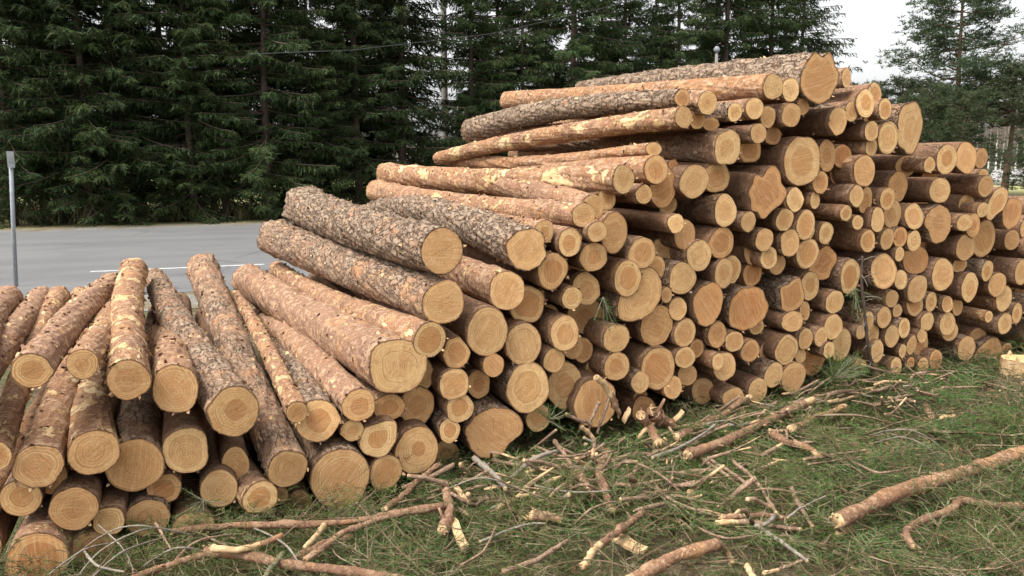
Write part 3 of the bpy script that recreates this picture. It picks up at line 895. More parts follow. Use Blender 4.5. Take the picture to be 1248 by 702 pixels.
    heart = l.get('heart', rg.uniform(.45, .75)); hs = l.get('hs', hs * rg.uniform(.4, 2.2))
    hue = min(1, max(0, hue - .08 + rg.normal(0, .2)))
    eo.color = (heart, min(1, hs), hue, min(.40, max(.05, r0 / .0085 / 100)))
    # saw cut a little out of square: shear both the disc and the rim would split them, so tilt only the disc slightly inwards
    l['r'] = r0; l['root'] = root; l['ek'] = ek
    tag(root, None, 'log', 'pine logs stacked in the roadside pile')
    return root
for i, l in enumerate(LOGS): make_log(i, l)

# labels for the logs: landmarks by look, the others by what they lie beside
def words(s): return len(s.split())
OCT = ['right of', 'above right of', 'above', 'above left of', 'left of', 'below left of', 'below', 'below right of']
ORD = ['nearest', 'second', 'third', 'fourth', 'fifth', 'sixth', 'seventh', 'eighth', 'ninth', 'tenth']
ECOL = {'t': 'tan', 'y': 'yellow-tan', 'p': 'pale', 'o': 'orange-tan', 'r': 'reddish', 'd': 'dull brown', 'm': 'mottled'}
land = [l for l in LOGS if 'lm' in l]
bucket = {}
for l in LOGS:
    if 'lb' in l:
        l['root']['label'] = l['lb']; continue
    nb = min(land, key=lambda m: math.hypot((m['x'] - l['x']), m['y'] - l['y']) - .5 * m['ry'])
    o = int(round(math.atan2(nb['y'] - l['y'], l['x'] - nb['x']) / (math.pi / 4))) % 8
    size = 'thick' if l['r'] > .10 else ('thin' if l['r'] < .068 else 'medium')
    look = ('set-back' if l.get('back') else '%s %s' % (size, ECOL[l['ek']]))
    bucket.setdefault((id(nb), o, look), []).append((math.hypot(nb['x'] - l['x'], nb['y'] - l['y']), l, nb, look))
for (k, o, look), lst in bucket.items():
    lst.sort(key=lambda t: t[0])
    for q, (d, l, nb, lk) in enumerate(lst):
        od = '' if len(lst) == 1 else ORD[q] + ' '
        l['root']['label'] = '%s%s log end %s %s' % (od, lk, OCT[o], nb['lm'])

# ------------------------------------------------------------------ ground, road, field
def gz(x, y):
    """gentle unevenness near the pile, flat at the road"""
    f = np.clip((9.0 - y) / 2.0, 0, 1)
    rise = .05 * np.clip((x - 2.5) / 2, 0, 1) * np.clip(1 - np.abs(y - 4.5) / 3, 0, 1)
    return f * (.030 * np.sin(1.7 * x + .6) * np.cos(1.3 * y) + .018 * np.sin(4.1 * x + y * 2.2) + .012 * np.cos(7.3 * y - x * 3)) + rise
def sheet(name, xs, ys, z, mat, fn=None):
    X, Y = np.meshgrid(xs, ys)
    Z = (fn(X, Y) if fn else 0 * X) + z
    V = np.stack([X, Y, Z], -1).reshape(-1, 3)
    n = len(xs)
    i = np.arange(len(ys) - 1)[:, None] * n; j = np.arange(n - 1)[None, :]
    Q = np.stack([i + j, i + j + 1, i + n + j + 1, i + n + j], -1).reshape(-1, 4)
    o = mesh_np(name, V, Q, mat)
    return tag(o, kind='structure')
def mat_ground():
    t = NT('forest_soil')
    tc = t.n('TexCoord').outputs['Object']
    y = t.n('SeparateXYZ', {0: tc}).outputs[1]
    n1 = t.noise(tc, 1.3, 5); n2 = t.noise(tc, 14, 5, .65); n3 = t.noise(tc, 90, 3, .7)
    col = t.mix(t.ramp(n1, .4, .6), (0.085, 0.06, 0.038), (0.07, 0.08, 0.035))
    col = t.mix(t.ramp(n2, .5, .66), col, (0.20, 0.15, 0.10))
    col = t.mix(t.ramp(n3, .56, .7), col, (0.30, 0.23, 0.15))
    # beyond the road: dry winter grass, further out a pale green field
    dry = t.mix(t.ramp(n2, .4, .6), (0.27, 0.22, 0.13), (0.20, 0.19, 0.085))
    fld = t.mix(t.ramp(t.noise(tc, .08, 3), .4, .6), (0.24, 0.26, 0.09), (0.32, 0.29, 0.15))
    col = t.mix(t.ramp(y, 19.0, 20.5), col, dry)
    col = t.mix(t.ramp(y, 33, 40), col, fld)
    h = t.math('ADD', n2, t.math('MULTIPLY', n3, .5))
    return t.fin(col, .95, t.bump(h, .7, .02), .1)
xs = np.concatenate([[-600, -200, -60, -25, -12], np.arange(-6, 12.01, .12), [14, 18, 25, 45, 90, 250, 600]])
ys = np.concatenate([[-60, -10, -3, -1], np.arange(0, 9.61, .12), [10, 14, 20, 28, 40, 70, 150, 400, 900]])
sheet('ground', xs, ys, 0, mat_ground(), gz)

def mat_asphalt():
    t = NT('asphalt')
    tc = t.n('TexCoord').outputs['Object']
    y = t.n('SeparateXYZ', {0: tc}).outputs[1]
    n1 = t.noise(t.vm('MULTIPLY', tc, (.12, 1, 1)), 1.2, 4); n2 = t.noise(tc, 120, 3, .8); n3 = t.noise(tc, .7, 4)
    col = t.mix(t.ramp(n1, .35, .65), (0.128, 0.128, 0.128), (0.162, 0.160, 0.157))
    col = t.mix(t.ramp(n3, .5, .7, 0, .5), col, (0.100, 0.103, 0.11))
    col = t.mix(t.ramp(n2, .5, .75, 0, .45), col, (0.22, 0.215, 0.21))
    vor = t.voro(t.vm('MULTIPLY', tc, (.25, 1, 1)), .8, 'DISTANCE_TO_EDGE').outputs['Distance']
    col = t.mix(t.ramp(vor, .010, .004, 0, .5), col, (0.07, 0.07, 0.07))
    return t.fin(col, .75, t.bump(n2, .4, .003), .3)
def mat_gravel():
    t = NT('gravel_verge')
    tc = t.n('TexCoord').outputs['Object']
    n1 = t.noise(tc, 1.5, 4); n2 = t.voro(tc, 45).outputs['Color']
    v = t.n('SeparateColor', {0: n2}).outputs[0]
    col = t.mix(v, (0.13, 0.12, 0.105), (0.27, 0.25, 0.22))
    col = t.mix(t.ramp(n1, .5, .62), col, (0.16, 0.13, 0.075))
    return t.fin(col, .95, t.bump(v, .6, .01), .1)
# the road runs parallel to the face of the pile
RY0 = on_ground(60, 366, 0, None).y; RY1 = on_ground(120, 280, 0, None).y
RS = 0.04
def strip(name, x0, x1, y0, y1, z, mat, n=60, jag=0.0):
    xs = np.linspace(x0, x1, n)
    rg = np.random.default_rng(3)
    e0 = y0 + RS * xs + rg.uniform(-jag, jag, n); e1 = y1 + RS * xs + rg.uniform(-jag, jag, n)
    V = np.concatenate([np.stack([xs, e0, np.full(n, z)], -1), np.stack([xs, e1, np.full(n, z)], -1)])
    j = np.arange(n - 1)
    Q = np.stack([j, j + 1, n + j + 1, n + j], -1)
    return mesh_np(name, V, Q, mat)
tag(strip('road_verge', -60, 120, RY0 - 1.3, RY1 + 1.0, .006, mat_gravel(), 160, .12), kind='structure')
tag(strip('road', -60, 120, RY0, RY1, .012, mat_asphalt(), 200, .03), kind='structure')
paint = mat_simple('road_paint', [(0.56, 0.56, 0.55), (0.42, 0.42, 0.41)], 8, .7, .001)
for (xa, ya, xb, yb) in ((110, 331, 322, 322), (-330, 352, -90, 340), (620, 311, 900, 300)):
    A, B = on_ground(xa, ya, .016, None), on_ground(xb, yb, .016, None)
    w = .055
    V = np.array([(A.x, A.y - w, .016), (B.x, B.y - w, .016), (B.x, B.y + w, .016), (A.x, A.y + w, .016)])
    tag(mesh_np('road_marking', V, np.array([(0, 1, 2, 3)]), paint), kind='structure')

# ------------------------------------------------------------------ conifers
def needle_tris(B, D, Ln, w, nsub, rg, sub=.45, droop=.0):
    """main ribbons (2 tris) and side needles (1 tri each) for twigs with base B, direction D, length Ln"""
    n = len(B)
    D = D / np.linalg.norm(D, axis=1)[:, None]
    ref = rg.normal(size=(n, 3)); P = np.cross(D, ref); P /= np.linalg.norm(P, axis=1)[:, None]
    tip = B + D * Ln[:, None]
    mid = B + D * (Ln * .55)[:, None]
    V = [B, mid + P * w, tip, mid - P * w]
    VV = np.stack(V, 1).reshape(-1, 3)
    i = np.arange(n)[:, None] * 4
    F = np.concatenate([i + np.array([[0, 1, 2]]), i + np.array([[0, 2, 3]])])
    k = len(VV)
    t = rg.uniform(.1, .95, (n, nsub))
    Rn = rg.normal(size=(n, nsub, 3)); Rn -= (Rn * D[:, None, :]).sum(-1, keepdims=True) * D[:, None, :]
    Rn /= np.linalg.norm(Rn, axis=2)[:, :, None]
    dirs = D[:, None, :] * .65 + Rn * .75; dirs[..., 2] -= droop
    sl = (Ln[:, None] * sub * rg.uniform(.6, 1.2, (n, nsub)))[..., None]
    b = B[:, None, :] + D[:, None, :] * (Ln[:, None] * t)[..., None]
    Pw = np.cross(dirs, rg.normal(size=(n, nsub, 3))); Pw /= np.linalg.norm(Pw, axis=2)[:, :, None]
    S = np.stack([b - Pw * w * .55, b + Pw * w * .55, b + dirs * sl], 2).reshape(-1, 3)
    F2 = np.arange(len(S)).reshape(-1, 3) + k
    return np.vstack([VV, S]), np.vstack([F, F2])
def spruce_meshes(seed, h, spread, low=.5, dens=1.0):
    rg = np.random.default_rng(seed)
    B, D, Ln = [], [], []
    stem = []
    z = low
    while z < h - .2:
        f = z / h
        nb = rg.integers(5, 9) if z > 1.6 else rg.integers(3, 6)
        for _ in range(nb):
            az = rg.uniform(0, 6.283)
            Lb = spread * (1 - f) ** .75 * rg.uniform(.6, 1.1) * (1 if z > 1.5 else .75) + .15
            zz = z + rg.uniform(-.28, .28)
            dr = rg.uniform(.02, .52) * (1 - f * .9) - .25 * f
            d = np.array([math.cos(az), math.sin(az), 0])
            s_ = np.linspace(0, 1, 6)
            pts = np.array([d * Lb * s + np.array([0, 0, zz - Lb * (dr * 1.6 * s - .75 * dr * s * s)]) for s in s_])
            stem.append((pts, np.linspace(.022, .004, 6) * (Lb / spread + .4)))
            m = int((6 + Lb * 15) * dens)
            side = np.array([-d[1], d[0], 0])
            for q in range(m):
                s = .12 + .88 * (q + rg.random()) / m
                p = d * Lb * s + np.array([0, 0, zz - Lb * (dr * 1.6 * s - .75 * dr * s * s)])
                sg = 1 if q % 2 else -1
                ln = (.42 * (1.1 - s * .75) * min(1, Lb / 1.2) + .08) * rg.uniform(.7, 1.25)
                dd = d * rg.uniform(.45, .9) + side * sg * rg.uniform(.5, 1) + np.array([0, 0, rg.uniform(-1.3, -.05)])
                B.append(p); D.append(dd); Ln.append(ln)
        z += rg.uniform(.22, .36)
    for _ in range(40):
        a = rg.uniform(0, 6.28); q = rg.uniform(-.3, 0)
        B.append(np.array([0, 0, h + q - .3])); D.append(np.array([math.cos(a) * .5, math.sin(a) * .5, .6])); Ln.append(.25)
    V, F = needle_tris(np.array(B), np.array(D), np.array(Ln), .024, 7, rg, .42, .12)
    parts = []; tr = []
    zs = np.linspace(-.2, h, 14)
    tv, tq, tt = tube(np.stack([.03 * np.sin(zs * .7), .03 * np.cos(zs * .9), zs], -1), .13 * (1 - zs / h * .95) + .004, 10, .05, False)
    parts.append((tv, tq))
    for pts, rd in stem:
        v, q, _ = tube(pts, rd, 4, 0, False); parts.append((v, q))
    TV, TQ = join_parts(parts)
    return (V, F), (TV, TQ)
def build_tree(name, label, group, loc, fol, tr, lm, tm, sc=1.0, rot=0, cat='tree'):
    r = empty(name, loc); r.rotation_euler = (0, 0, rot); r.scale = (sc, sc, sc)
    a = mesh_np('crown', fol[0], fol[1], lm, r, False)
    b = mesh_np('trunk', tr[0], tr[1], tm, r, True)
    tag(r, label, cat, group)
    return r
def copy_tree(o, loc, sc, rot, label=None, group=None):
    c = o.copy(); COL.objects.link(c)
    c.location = loc; c.scale = (sc, sc, sc * 1.0); c.rotation_euler = (0, 0, rot)
    if label: c['label'] = label
    if group: c['group'] = group
    for ch in o.children:
        d = ch.copy(); COL.objects.link(d); d.parent = c
    return c
TY = RY1 + 2.6
ORDN = ['first', 'second', 'third', 'fourth', 'fifth', 'sixth', 'seventh', 'eighth', 'ninth', 'tenth', 'eleventh', 'twelfth', 'thirteenth', 'fourteenth', 'fifteenth', 'sixteenth', 'seventeenth', 'eighteenth', 'nineteenth', 'twentieth']
protos = [spruce_meshes(21, 14.5, 2.5, .7), spruce_meshes(22, 16, 2.7, .5), spruce_meshes(23, 13.5, 2.3, .6)]
P0 = []
# trunk positions read along the row, in pixels of the photograph at the foot of the trees
row = [18, 82, 111, 148, 206, 236, 276, 330, 382, 438, 494, 578, 640, 700, 762, 826, 884, 940]
rt = random.Random(3)
for i, px in enumerate(row):
    yv = TY + rt.uniform(-.5, .7) + RS * 8
    p = at_y(px, 262, yv); loc = Vector((p.x, p.y + RS * p.x * .5, 0))
    lab = 'tall dark spruce, %s from the left in the row beyond the road' % ORDN[i]
    k = i % 3
    if len(P0) < 3:
        t0 = build_tree('spruce_tree', lab, 'spruces in a row beyond the road', loc, protos[k][0], protos[k][1], M['spruce'], M['trunk'], rt.uniform(.85, 1.05), rt.uniform(0, 6))
        P0.append(t0)
    else:
        copy_tree(P0[k], loc, rt.uniform(.8, 1.08), rt.uniform(0, 6), lab)
back = [-20, 55, 175, 262, 350, 420, 470, 610, 668, 735, 800, 860, 915]
for i, px in enumerate(back):
    p = at_y(px, 256, TY + 3.2 + rt.uniform(-.4, .8)); loc = Vector((p.x, p.y + RS * p.x * .5, 0))
    copy_tree(P0[i % 3], loc, rt.uniform(.75, 1.0), rt.uniform(0, 6), 'spruce of the second row, seen in gaps between the front spruces', 'spruces of the second row')

def pine_meshes(seed, h, spread, low, clump=.30, nb_=70, dens=1.0):
    rg = np.random.default_rng(seed)
    B, D, Ln, stem = [], [], [], []
    for q in range(nb_):
        f = (q + rg.random()) / nb_
        z = low + (h - low) * f ** .9
        az = q * 2.4 + rg.uniform(-.5, .5)
        Lb = spread * (1 - f * .75) * rg.uniform(.45, 1.1) * (.75 + .5 * math.sin(min(1, f * 3) * 1.57))
        up = rg.uniform(-.05, .35) + f * .35
        d = np.array([math.cos(az), math.sin(az), 0])
        pts = np.array([d * Lb * s + np.array([0, 0, z + Lb * up * s * s + .08 * Lb * math.sin(3 * s + q)]) for s in np.linspace(0, 1, 5)])
        stem.append((pts, np.linspace(.045, .008, 5) * (Lb / spread + .3)))
        for c in range(int((8 + Lb * 9) * dens)):
            s = .35 + .65 * rg.random() ** .7
            cp = d * Lb * s + np.array([0, 0, z + Lb * up * s * s + .08 * Lb * math.sin(3 * s + q)])
            cp = cp + rg.normal(0, 1, 3) * np.array([.28, .28, .12]) * (Lb / 2 + .3)
            for _ in range(7):
                v = rg.normal(size=3); v[2] = abs(v[2]) * .7
                B.append(cp); D.append(v); Ln.append(clump * rg.uniform(.5, 1.1))
    V, F = needle_tris(np.array(B), np.array(D), np.array(Ln), .022, 4, rg, .5)
    zs = np.linspace(-.2, h * .97, 12)
    parts = [tube(np.stack([.12 * np.sin(zs * .5), .1 * np.cos(zs * .4), zs], -1), .20 * (1 - zs / h * .9), 10, .05, False)[:2]]
    for pts, rd in stem: parts.append(tube(pts, rd, 4, 0, False)[:2])
    return (V, F), join_parts(parts)
# free-standing pine beyond the field edge on the right
f, t_ = pine_meshes(31, 13.5, 3.9, 4.3, .34, 84, 1.35)
p = at_y(1158, 205, 34)
build_tree('pine_tree', 'tall open-crowned pine rising alone against the sky at right', None, (p.x, p.y, 0), f, t_, M['pine'], M['pine_trunk'])
# younger conifers crowded beneath it
f, t_ = pine_meshes(32, 7.0, 3.0, .5, .30, 60, 1.2)
spots = [(1092, 30, .78, 'bushy young pine directly right of the spruce row'), (1128, 33, .80, 'bushy young pine below left of the tall pine'),
         (1172, 30, .72, 'bushy young pine below right of the tall pine'),
         (1262, 29, .62, 'bushy young pine cut by the right edge of the photo'), (1050, 36, .84, 'young pine peeping over the shoulder of the pile'),
         (1150, 42, .92, 'young pine standing directly behind the tall pine')]
yp = None
for (px, Y, s, lab) in spots:
    p = at_y(px, 205, Y)
    if yp is None:
        yp = build_tree('young_pine', lab, 'young pines under the tall pine', (p.x, p.y, 0), f, t_, M['bush'], M['pine_trunk'], s)
    else: copy_tree(yp, (p.x, p.y, 0), s, rt.uniform(0, 6), lab)
f, t_ = pine_meshes(37, 6.4, 3.2, 3.6, .30, 44, 1.3)
p = at_y(1228, 205, 31)
build_tree('pine_tree', 'broad low pine whose crown hangs over the birches at right', None, (p.x, p.y, 0), f, t_, M['bush'], M['pine_trunk'])
# spruce closing the row on its right, its long boughs against the sky
f, t_ = spruce_meshes(24, 13, 3.1, .7, .8)
p = at_y(968, 262, TY + 2.2)
build_tree('spruce_tree', 'last spruce of the row, long drooping boughs against the sky', 'spruces in a row beyond the road', (p.x, p.y, 0), f, t_, M['spruce'], M['trunk'])
# birches
def birch_meshes(seed, h):
    rg = np.random.default_rng(seed)
    zs = np.linspace(-.2, h, 12)
    tv, tq, _ = tube(np.stack([.2 * np.sin(zs * .3 + seed), .1 * np.cos(zs * .5), zs], -1), .085 * (1 - zs / h * .85), 8, .05, False)
    B, D, Ln = [], [], []
    for q in range(240):
        z = h * (.3 + .7 * rg.random()); a = rg.uniform(0, 6.28); l = (1 - z / h) * 1.6 + .5
        B.append((0, 0, z)); D.append((math.cos(a) * .8, math.sin(a) * .8, .9)); Ln.append(l * rg.uniform(.5, 1.1))
    V, F = needle_tris(np.array(B, float), np.array(D), np.array(Ln), .012, 16, rg, .45)
    return (V, F), (tv, tq)
f, t_ = birch_meshes(3, 9.5)
b0 = None
for i, (px, Y) in enumerate([(1190, 52), (1203, 58), (1212, 50), (1226, 60), (1236, 54), (1247, 49), (1219, 66), (1258, 58)]):
    p = at_y(px, 205, Y)
    lab = 'slender white-stemmed birch, %s from the left of the birches behind the young pines' % ORDN[sorted([1190,1203,1212,1226,1236,1247,1219,1258]).index(px)]
    if b0 is None: b0 = build_tree('birch_tree', lab, 'birches behind the young pines', (p.x, p.y, 0), f, t_, M['twig'], M['birch'])
    else: copy_tree(b0, (p.x, p.y, 0), rt.uniform(.85, 1.1), rt.uniform(0, 6), lab)
# far wood as one mass
fv, ff = [], []; n = 0
rw = np.random.default_rng(77)
B = []; D = []; Ln = []
for k in range(260):
    x = rw.uniform(-90, 190); y = rw.uniform(105, 130); h = rw.uniform(9, 15)
    for _ in range(60):
        z = h * rw.random() ** .8
        rr = (1 - z / h) * 2.4 + .2; a = rw.uniform(0, 6.28)
        B.append((x + math.cos(a) * rr * .2, y + math.sin(a) * rr * .2, z)); D.append((math.cos(a), math.sin(a), -.25)); Ln.append(rr * 1.1)
V, F = needle_tris(np.array(B), np.array(D), np.array(Ln), .22, 5, rw, .6)
tag(mesh_np('distant_wood', V, F, mat_leaf('bare_wood', (0.17, 0.165, 0.15), (0.11, 0.125, 0.10), (0.24, 0.23, 0.21), .05), None, False), 'far mixed wood along the edge of the field', 'woodland', kind='stuff')
# undergrowth between the trunks
B, D, Ln = [], [], []
for k in range(5200):
    x = rw.uniform(-9, 26); y = TY + rw.uniform(-1.0, 5) + RS * x
    v = rw.normal(size=3) * .5; v[2] = abs(v[2]) + .9
    B.append((x, y, 0)); D.append(v); Ln.append(rw.uniform(.2, .9))
V, F = needle_tris(np.array(B), np.array(D), np.array(Ln), .012, 5, rw, .35)
tag(mesh_np('undergrowth', V, F, mat_leaf('dry_undergrowth', (0.12, 0.10, 0.055), (0.07, 0.08, 0.03), (0.18, 0.145, 0.09), .8), None, False), 'dry grass and saplings at the feet of the spruces', 'undergrowth', kind='stuff')

# ------------------------------------------------------------------ roadside post, poles, cable, stones
A = on_ground(19, 350, 0, None)
top = at_y(12, 188, A.y - .05)
post = empty('marker_post', A)
tv, tq, tt = tube([(0, 0, -.2), ((top.x - A.x) * .5, 0, top.z * .5), (top.x - A.x, 0, top.z)], [.027, .027, .027], 14)
mesh_np('shaft', tv, [tq, tt], M['galv'], post)
bv, bf = box((top.x - A.x + .005, -.045, top.z - .07), (.085, .03, .22)); cb = mesh_np('clamp_plate', bv, bf, M['galv'], post, False)
bv, bf = box((top.x - A.x + .005, -.0615, top.z - .07), (.05, .004, .10)); mesh_np('inset_panel', bv, bf, mat_simple('dark_inset', [(0.20, 0.21, 0.22), (0.26, 0.27, 0.28)], 20, .6, .001), cb, False)
tag(post, 'grey metal roadside post with a clamp plate, at the left edge', 'post')
def pole(px, y, Y, hh, rad, lab, lum):
    p = at_y(px, y, Y)
    r = empty('utility_pole', (p.x, p.y, 0))
    zs = np.linspace(-.3, hh, 6)
    tv, tq, tt = tube(np.stack([0 * zs, 0 * zs, zs], -1), np.linspace(rad, rad * .75, 6), 12)
    mesh_np('shaft', tv, [tq, tt], M['pole'], r)
    if lum:
        tv, tq, tt = tube([(0, 0, hh), (0, 0, hh + .10), (0, 0, hh + .2)], [.09, .12, .05], 12); mesh_np('cap', tv, [tq, tt], M['galv'], r)
    else:
        bv, bf = box((0, -.12, hh - .25), (1.1, .1, .1)); ca = mesh_np('crossarm', bv, bf, M['pole'], r, False)
        for sx in (-.45, 0, .45):
            tv, tq, tt = tube([(sx, -.12, hh - .2), (sx, -.12, hh - .1), (sx, -.12, hh - .04)], [.03, .05, .02], 8); mesh_np('insulator', tv, [tq, tt], M['galv'], ca)
    return tag(r, lab, 'pole')
pole(543, 220, TY + 7.5, 11.0, .16, 'grey utility pole seen through the gap in the spruces', False)
pole(868, 215, TY - 1.4, 5.6, .07, 'short grey pole with a pale cap, rising behind the top logs', True)
cp = [at_y(x, y, Y) for x, y, Y in ((300, 66, 17.2), (430, 61, 17.1), (600, 41, 17), (755, 5, 16.8), (900, -45, 16.6), (1100, -140, 16.4))]
tv, tq, tt = tube([tuple(c) for c in cp], [.0055] * len(cp), 6)
tag(mesh_np('overhead_cable', tv, [tq, tt], M['cable']), 'thin overhead cable crossing in front of the spruces', 'cable')
def blob(c, s, seed, mat, name, rough=.18):
    rg = np.random.default_rng(seed)
    n, m = 14, 9; V = []
    ph = rg.uniform(0, 6.28, 8)
    for i in range(m):
        t = math.pi * i / (m - 1)
        for j in range(n):
            a = math.tau * j / n
            d = 1 + rough * (math.sin(2 * a + ph[0]) * math.sin(t * 2 + ph[1]) + .6 * math.sin(3 * a + ph[2] + t * 3) + .4 * rg.uniform(-1, 1))
            V.append((c[0] + s[0] * d * math.sin(t) * math.cos(a), c[1] + s[1] * d * math.sin(t) * math.sin(a), c[2] + s[2] * d * math.cos(t)))
    V = np.array(V)
    i = np.arange(m - 1)[:, None] * n; j = np.arange(n)[None, :]; j2 = (j + 1) % n
    Q = np.stack([i + j, i + n + j, i + n + j2, i + j2], -1).reshape(-1, 4)
    return mesh_np(name, V, Q, mat)
for k, (px, w, lab) in enumerate([(1243, 1.9, 'pale boulder heap at the right edge beyond the field'), (1216, 1.1, 'smaller grey boulder left of the pale boulder heap'), (1262, 1.5, 'boulder cut by the right edge beyond the field')]):
    p = at_y(px, 222, 46 + k * 2)
    o = blob((0, 0, .3), (w, w * .7, .9 - .15 * k), 40 + k, M['stone'], 'boulder'); o.location = (p.x, p.y, 0)
    tag(o, lab, 'boulder')

# ------------------------------------------------------------------ brush on the ground
def in_front(x, y): return y < FY0 + FK * x - .02
B, D, Ln = [], [], []
SB, SD, SL = [], [], []
rb = np.random.default_rng(55)
cnt = 0
while cnt < 8200:
    x = rb.uniform(-1.2, 7.8); y = rb.uniform(1.2, 6.4)
    face = FY0 + FK * x
    if y > face + .25: continue
    dens = .55 + .45 * math.sin(x * 1.9 + 1) * math.sin(y * 2.3 + x)
    if x > 3.6 and y > face - 1.1: dens *= .40      # bare patch of litter at the right foot of the pile
    if rb.random() > dens: continue
    px, py, _ = project((x, y, .1))
    if px < -120 or px > 1370 or py > 800: continue
    cnt += 1
    az = rb.uniform(0, 6.283); el = rb.uniform(-.15, .75)
    d = np.array([math.cos(az) * math.cos(el), math.sin(az) * math.cos(el), math.sin(el)])
    z0 = float(gz(x, y)) + rb.uniform(.0, .10) + .07 * max(0, math.sin(x * 2.3 + 1.1) * math.sin(y * 3.1 + .7 * x))
    L = rb.uniform(.12, .34)
    if rb.random() < .09 and y < face - .75 and x < 4.6: L = rb.uniform(.34, .6); z0 += .07
    sd = np.cross(d, [0, 0, 1]); sd /= np.linalg.norm(sd)
    # a spray: main twig with side twigs, all carrying needles
    tw = [(np.array([x, y, z0]), d, L)]
    for q in range(6):
        s = .2 + .75 * q / 6
        tw.append((np.array([x, y, z0]) + d * L * s, d * .7 + sd * (1 if q % 2 else -1) * .8 + np.array([0, 0, rb.uniform(-.25, .15)]), L * .5 * (1.1 - s)))
    for (b, dd, l) in tw:
        SB.append(b); SD.append(dd); SL.append(l)
        if y > face - .3 and x > 1.5: dd = dd * np.array([1, 1, .35])
        m = max(3, int(l / .012))
        for q in range(m):
            s = (q + rb.random()) / m
            B.append(b + dd * l * s); r = rb.normal(size=3)
            D.append(dd * .8 + r * .55); Ln.append(rb.uniform(.016, .038))
B = np.array(B); D = np.array(D); Ln = np.array(Ln)
D /= np.linalg.norm(D, axis=1)[:, None]
P = np.cross(D, rb.normal(size=D.shape)); P /= np.linalg.norm(P, axis=1)[:, None]
far = np.clip(np.hypot(B[:, 0], B[:, 1]) / 3.0, .8, 2.2)[:, None]
V = np.stack([B - P * .0011 * far, B + P * .0011 * far, B + D * Ln[:, None]], 1).reshape(-1, 3)
print('needles', len(B))
tag(mesh_np('green_brush', V, np.arange(len(V)).reshape(-1, 3), M['brush'], None, False), 'cut green conifer twigs covering the ground before the pile', 'brushwood', kind='stuff')
SB = np.array(SB); SD = np.array(SD); SL = np.array(SL)
SD /= np.linalg.norm(SD, axis=1)[:, None]
P = np.cross(SD, rb.normal(size=SD.shape)); P /= np.linalg.norm(P, axis=1)[:, None]; Q2 = np.cross(SD, P)
stems = []
tipp = SB + SD * SL[:, None]
V = np.stack([SB + P * .0022, SB - P * .0012 + Q2 * .002, SB - P * .0012 - Q2 * .002, tipp], 1).reshape(-1, 3)
i = np.arange(len(SB))[:, None] * 4
F = np.concatenate([i + np.array([[0, 1, 3]]), i + np.array([[1, 2, 3]]), i + np.array([[2, 0, 3]])])
LV, LF = [V], [F]; n = len(V)
# loose dead twigs, long and crooked
pt, pq = [], []
for k in range(1900):
    x = rb.uniform(-1.0, 7.5); y = rb.uniform(1.3, 5.6)
    if y > FY0 + FK * x - .02: continue
    az = rb.uniform(0, 6.283); L = rb.uniform(.12, .75) if rb.random() < .4 else rb.uniform(.05, .25)
    z0 = float(gz(x, y)) + rb.uniform(.06, .19)
    m = 6; pts = [np.array([x, y, z0])]; dirv = np.array([math.cos(az), math.sin(az), rb.uniform(-.1, .35)])
    for q in range(m):
        dirv = dirv + rb.normal(0, .22, 3) * np.array([1, 1, .5]); dirv /= np.linalg.norm(dirv)
        if pts[-1][2] < .04: dirv[2] = abs(dirv[2])
        nx = pts[-1] + dirv * L / m
        if nx[1] > FY0 + FK * nx[0] - .02: break
        pts.append(nx)
    if len(pts) < 3: continue
    r = rb.uniform(.0012, .0035) * (1 + L) * (2.3 if rb.random() < .16 else 1)
    v, q, _ = tube(pts, np.linspace(r, r * .45, len(pts)), 4, 0, False)
    pt.append((v, q))
TVv, TQq = join_parts(pt)
mesh = mesh_np('twig_litter', np.vstack([V, TVv]), [F, TQq + len(V)], M['litter'], None, False)
tag(mesh, 'bare brown twigs scattered through the green brush', 'twigs', kind='stuff')
# broken branch pieces heaped along the foot of the pile
HV, HQ, HT, HM, HM3 = [], [], [], [], []; n = 0
hc = [(1.55, .25), (1.9, .55), (2.4, .3), (2.8, .6), (3.4, .25), (4.3, .45), (1.2, .35), (2.1, .95)]
for k in range(330):
    c_ = hc[rb.integers(0, len(hc))]; x = c_[0] + rb.normal(0, .28); f = FY0 + FK * x; y = f - .04 - abs(c_[1] * rb.uniform(.2, 1.3) + rb.normal(0, .12))
    if x < 1.0 and rb.random() < .6: continue
    az = rb.uniform(-.3, 3.4); el = rb.uniform(-.05, .6); L = rb.uniform(.06, .30)
    d = np.array([math.cos(az) * math.cos(el), -abs(math.sin(az)) * math.cos(el) * .7, math.sin(el)]) * rb.choice([-1, 1], p=[.3, .7])
    if y + d[1] * L > f - .02: continue
    p0 = np.array([x, y, float(gz(x, y)) + rb.uniform(.10, .19)])
    if d[2] < 0: p0[2] += L * abs(d[2])
    r = rb.uniform(.003, .013) * (1 if L > .12 else .7)
    kk = rb.normal(0, .08, 3) * L
    v, q, t3 = tube([p0, p0 + d * L * .35 + kk, p0 + d * L * .7 + kk * .6, p0 + d * L], [r, r * .95, r * .85, r * rb.uniform(.2, .8)], 7, .18, True, k)
    HV.append(v); HQ.append(q + n); HT.append(t3 + n); n += len(v)
    m_ = rb.choice([0, 2, 1], p=[.86, .08, .06])
    mm = np.full(len(q), m_)
    if rb.random() < .3: mm[-7:] = 1
    HM.append(mm); HM3.append(np.ones(len(t3), int))
hp = mesh_np('branch_debris', np.concatenate(HV), [np.concatenate(HQ), np.concatenate(HT)], [M['branch'], M['fresh'], M['branch_grey']], None, True, np.concatenate(HM + HM3))
tag(hp, 'broken branch ends and bark strips heaped along the pile foot', 'debris', kind='stuff')
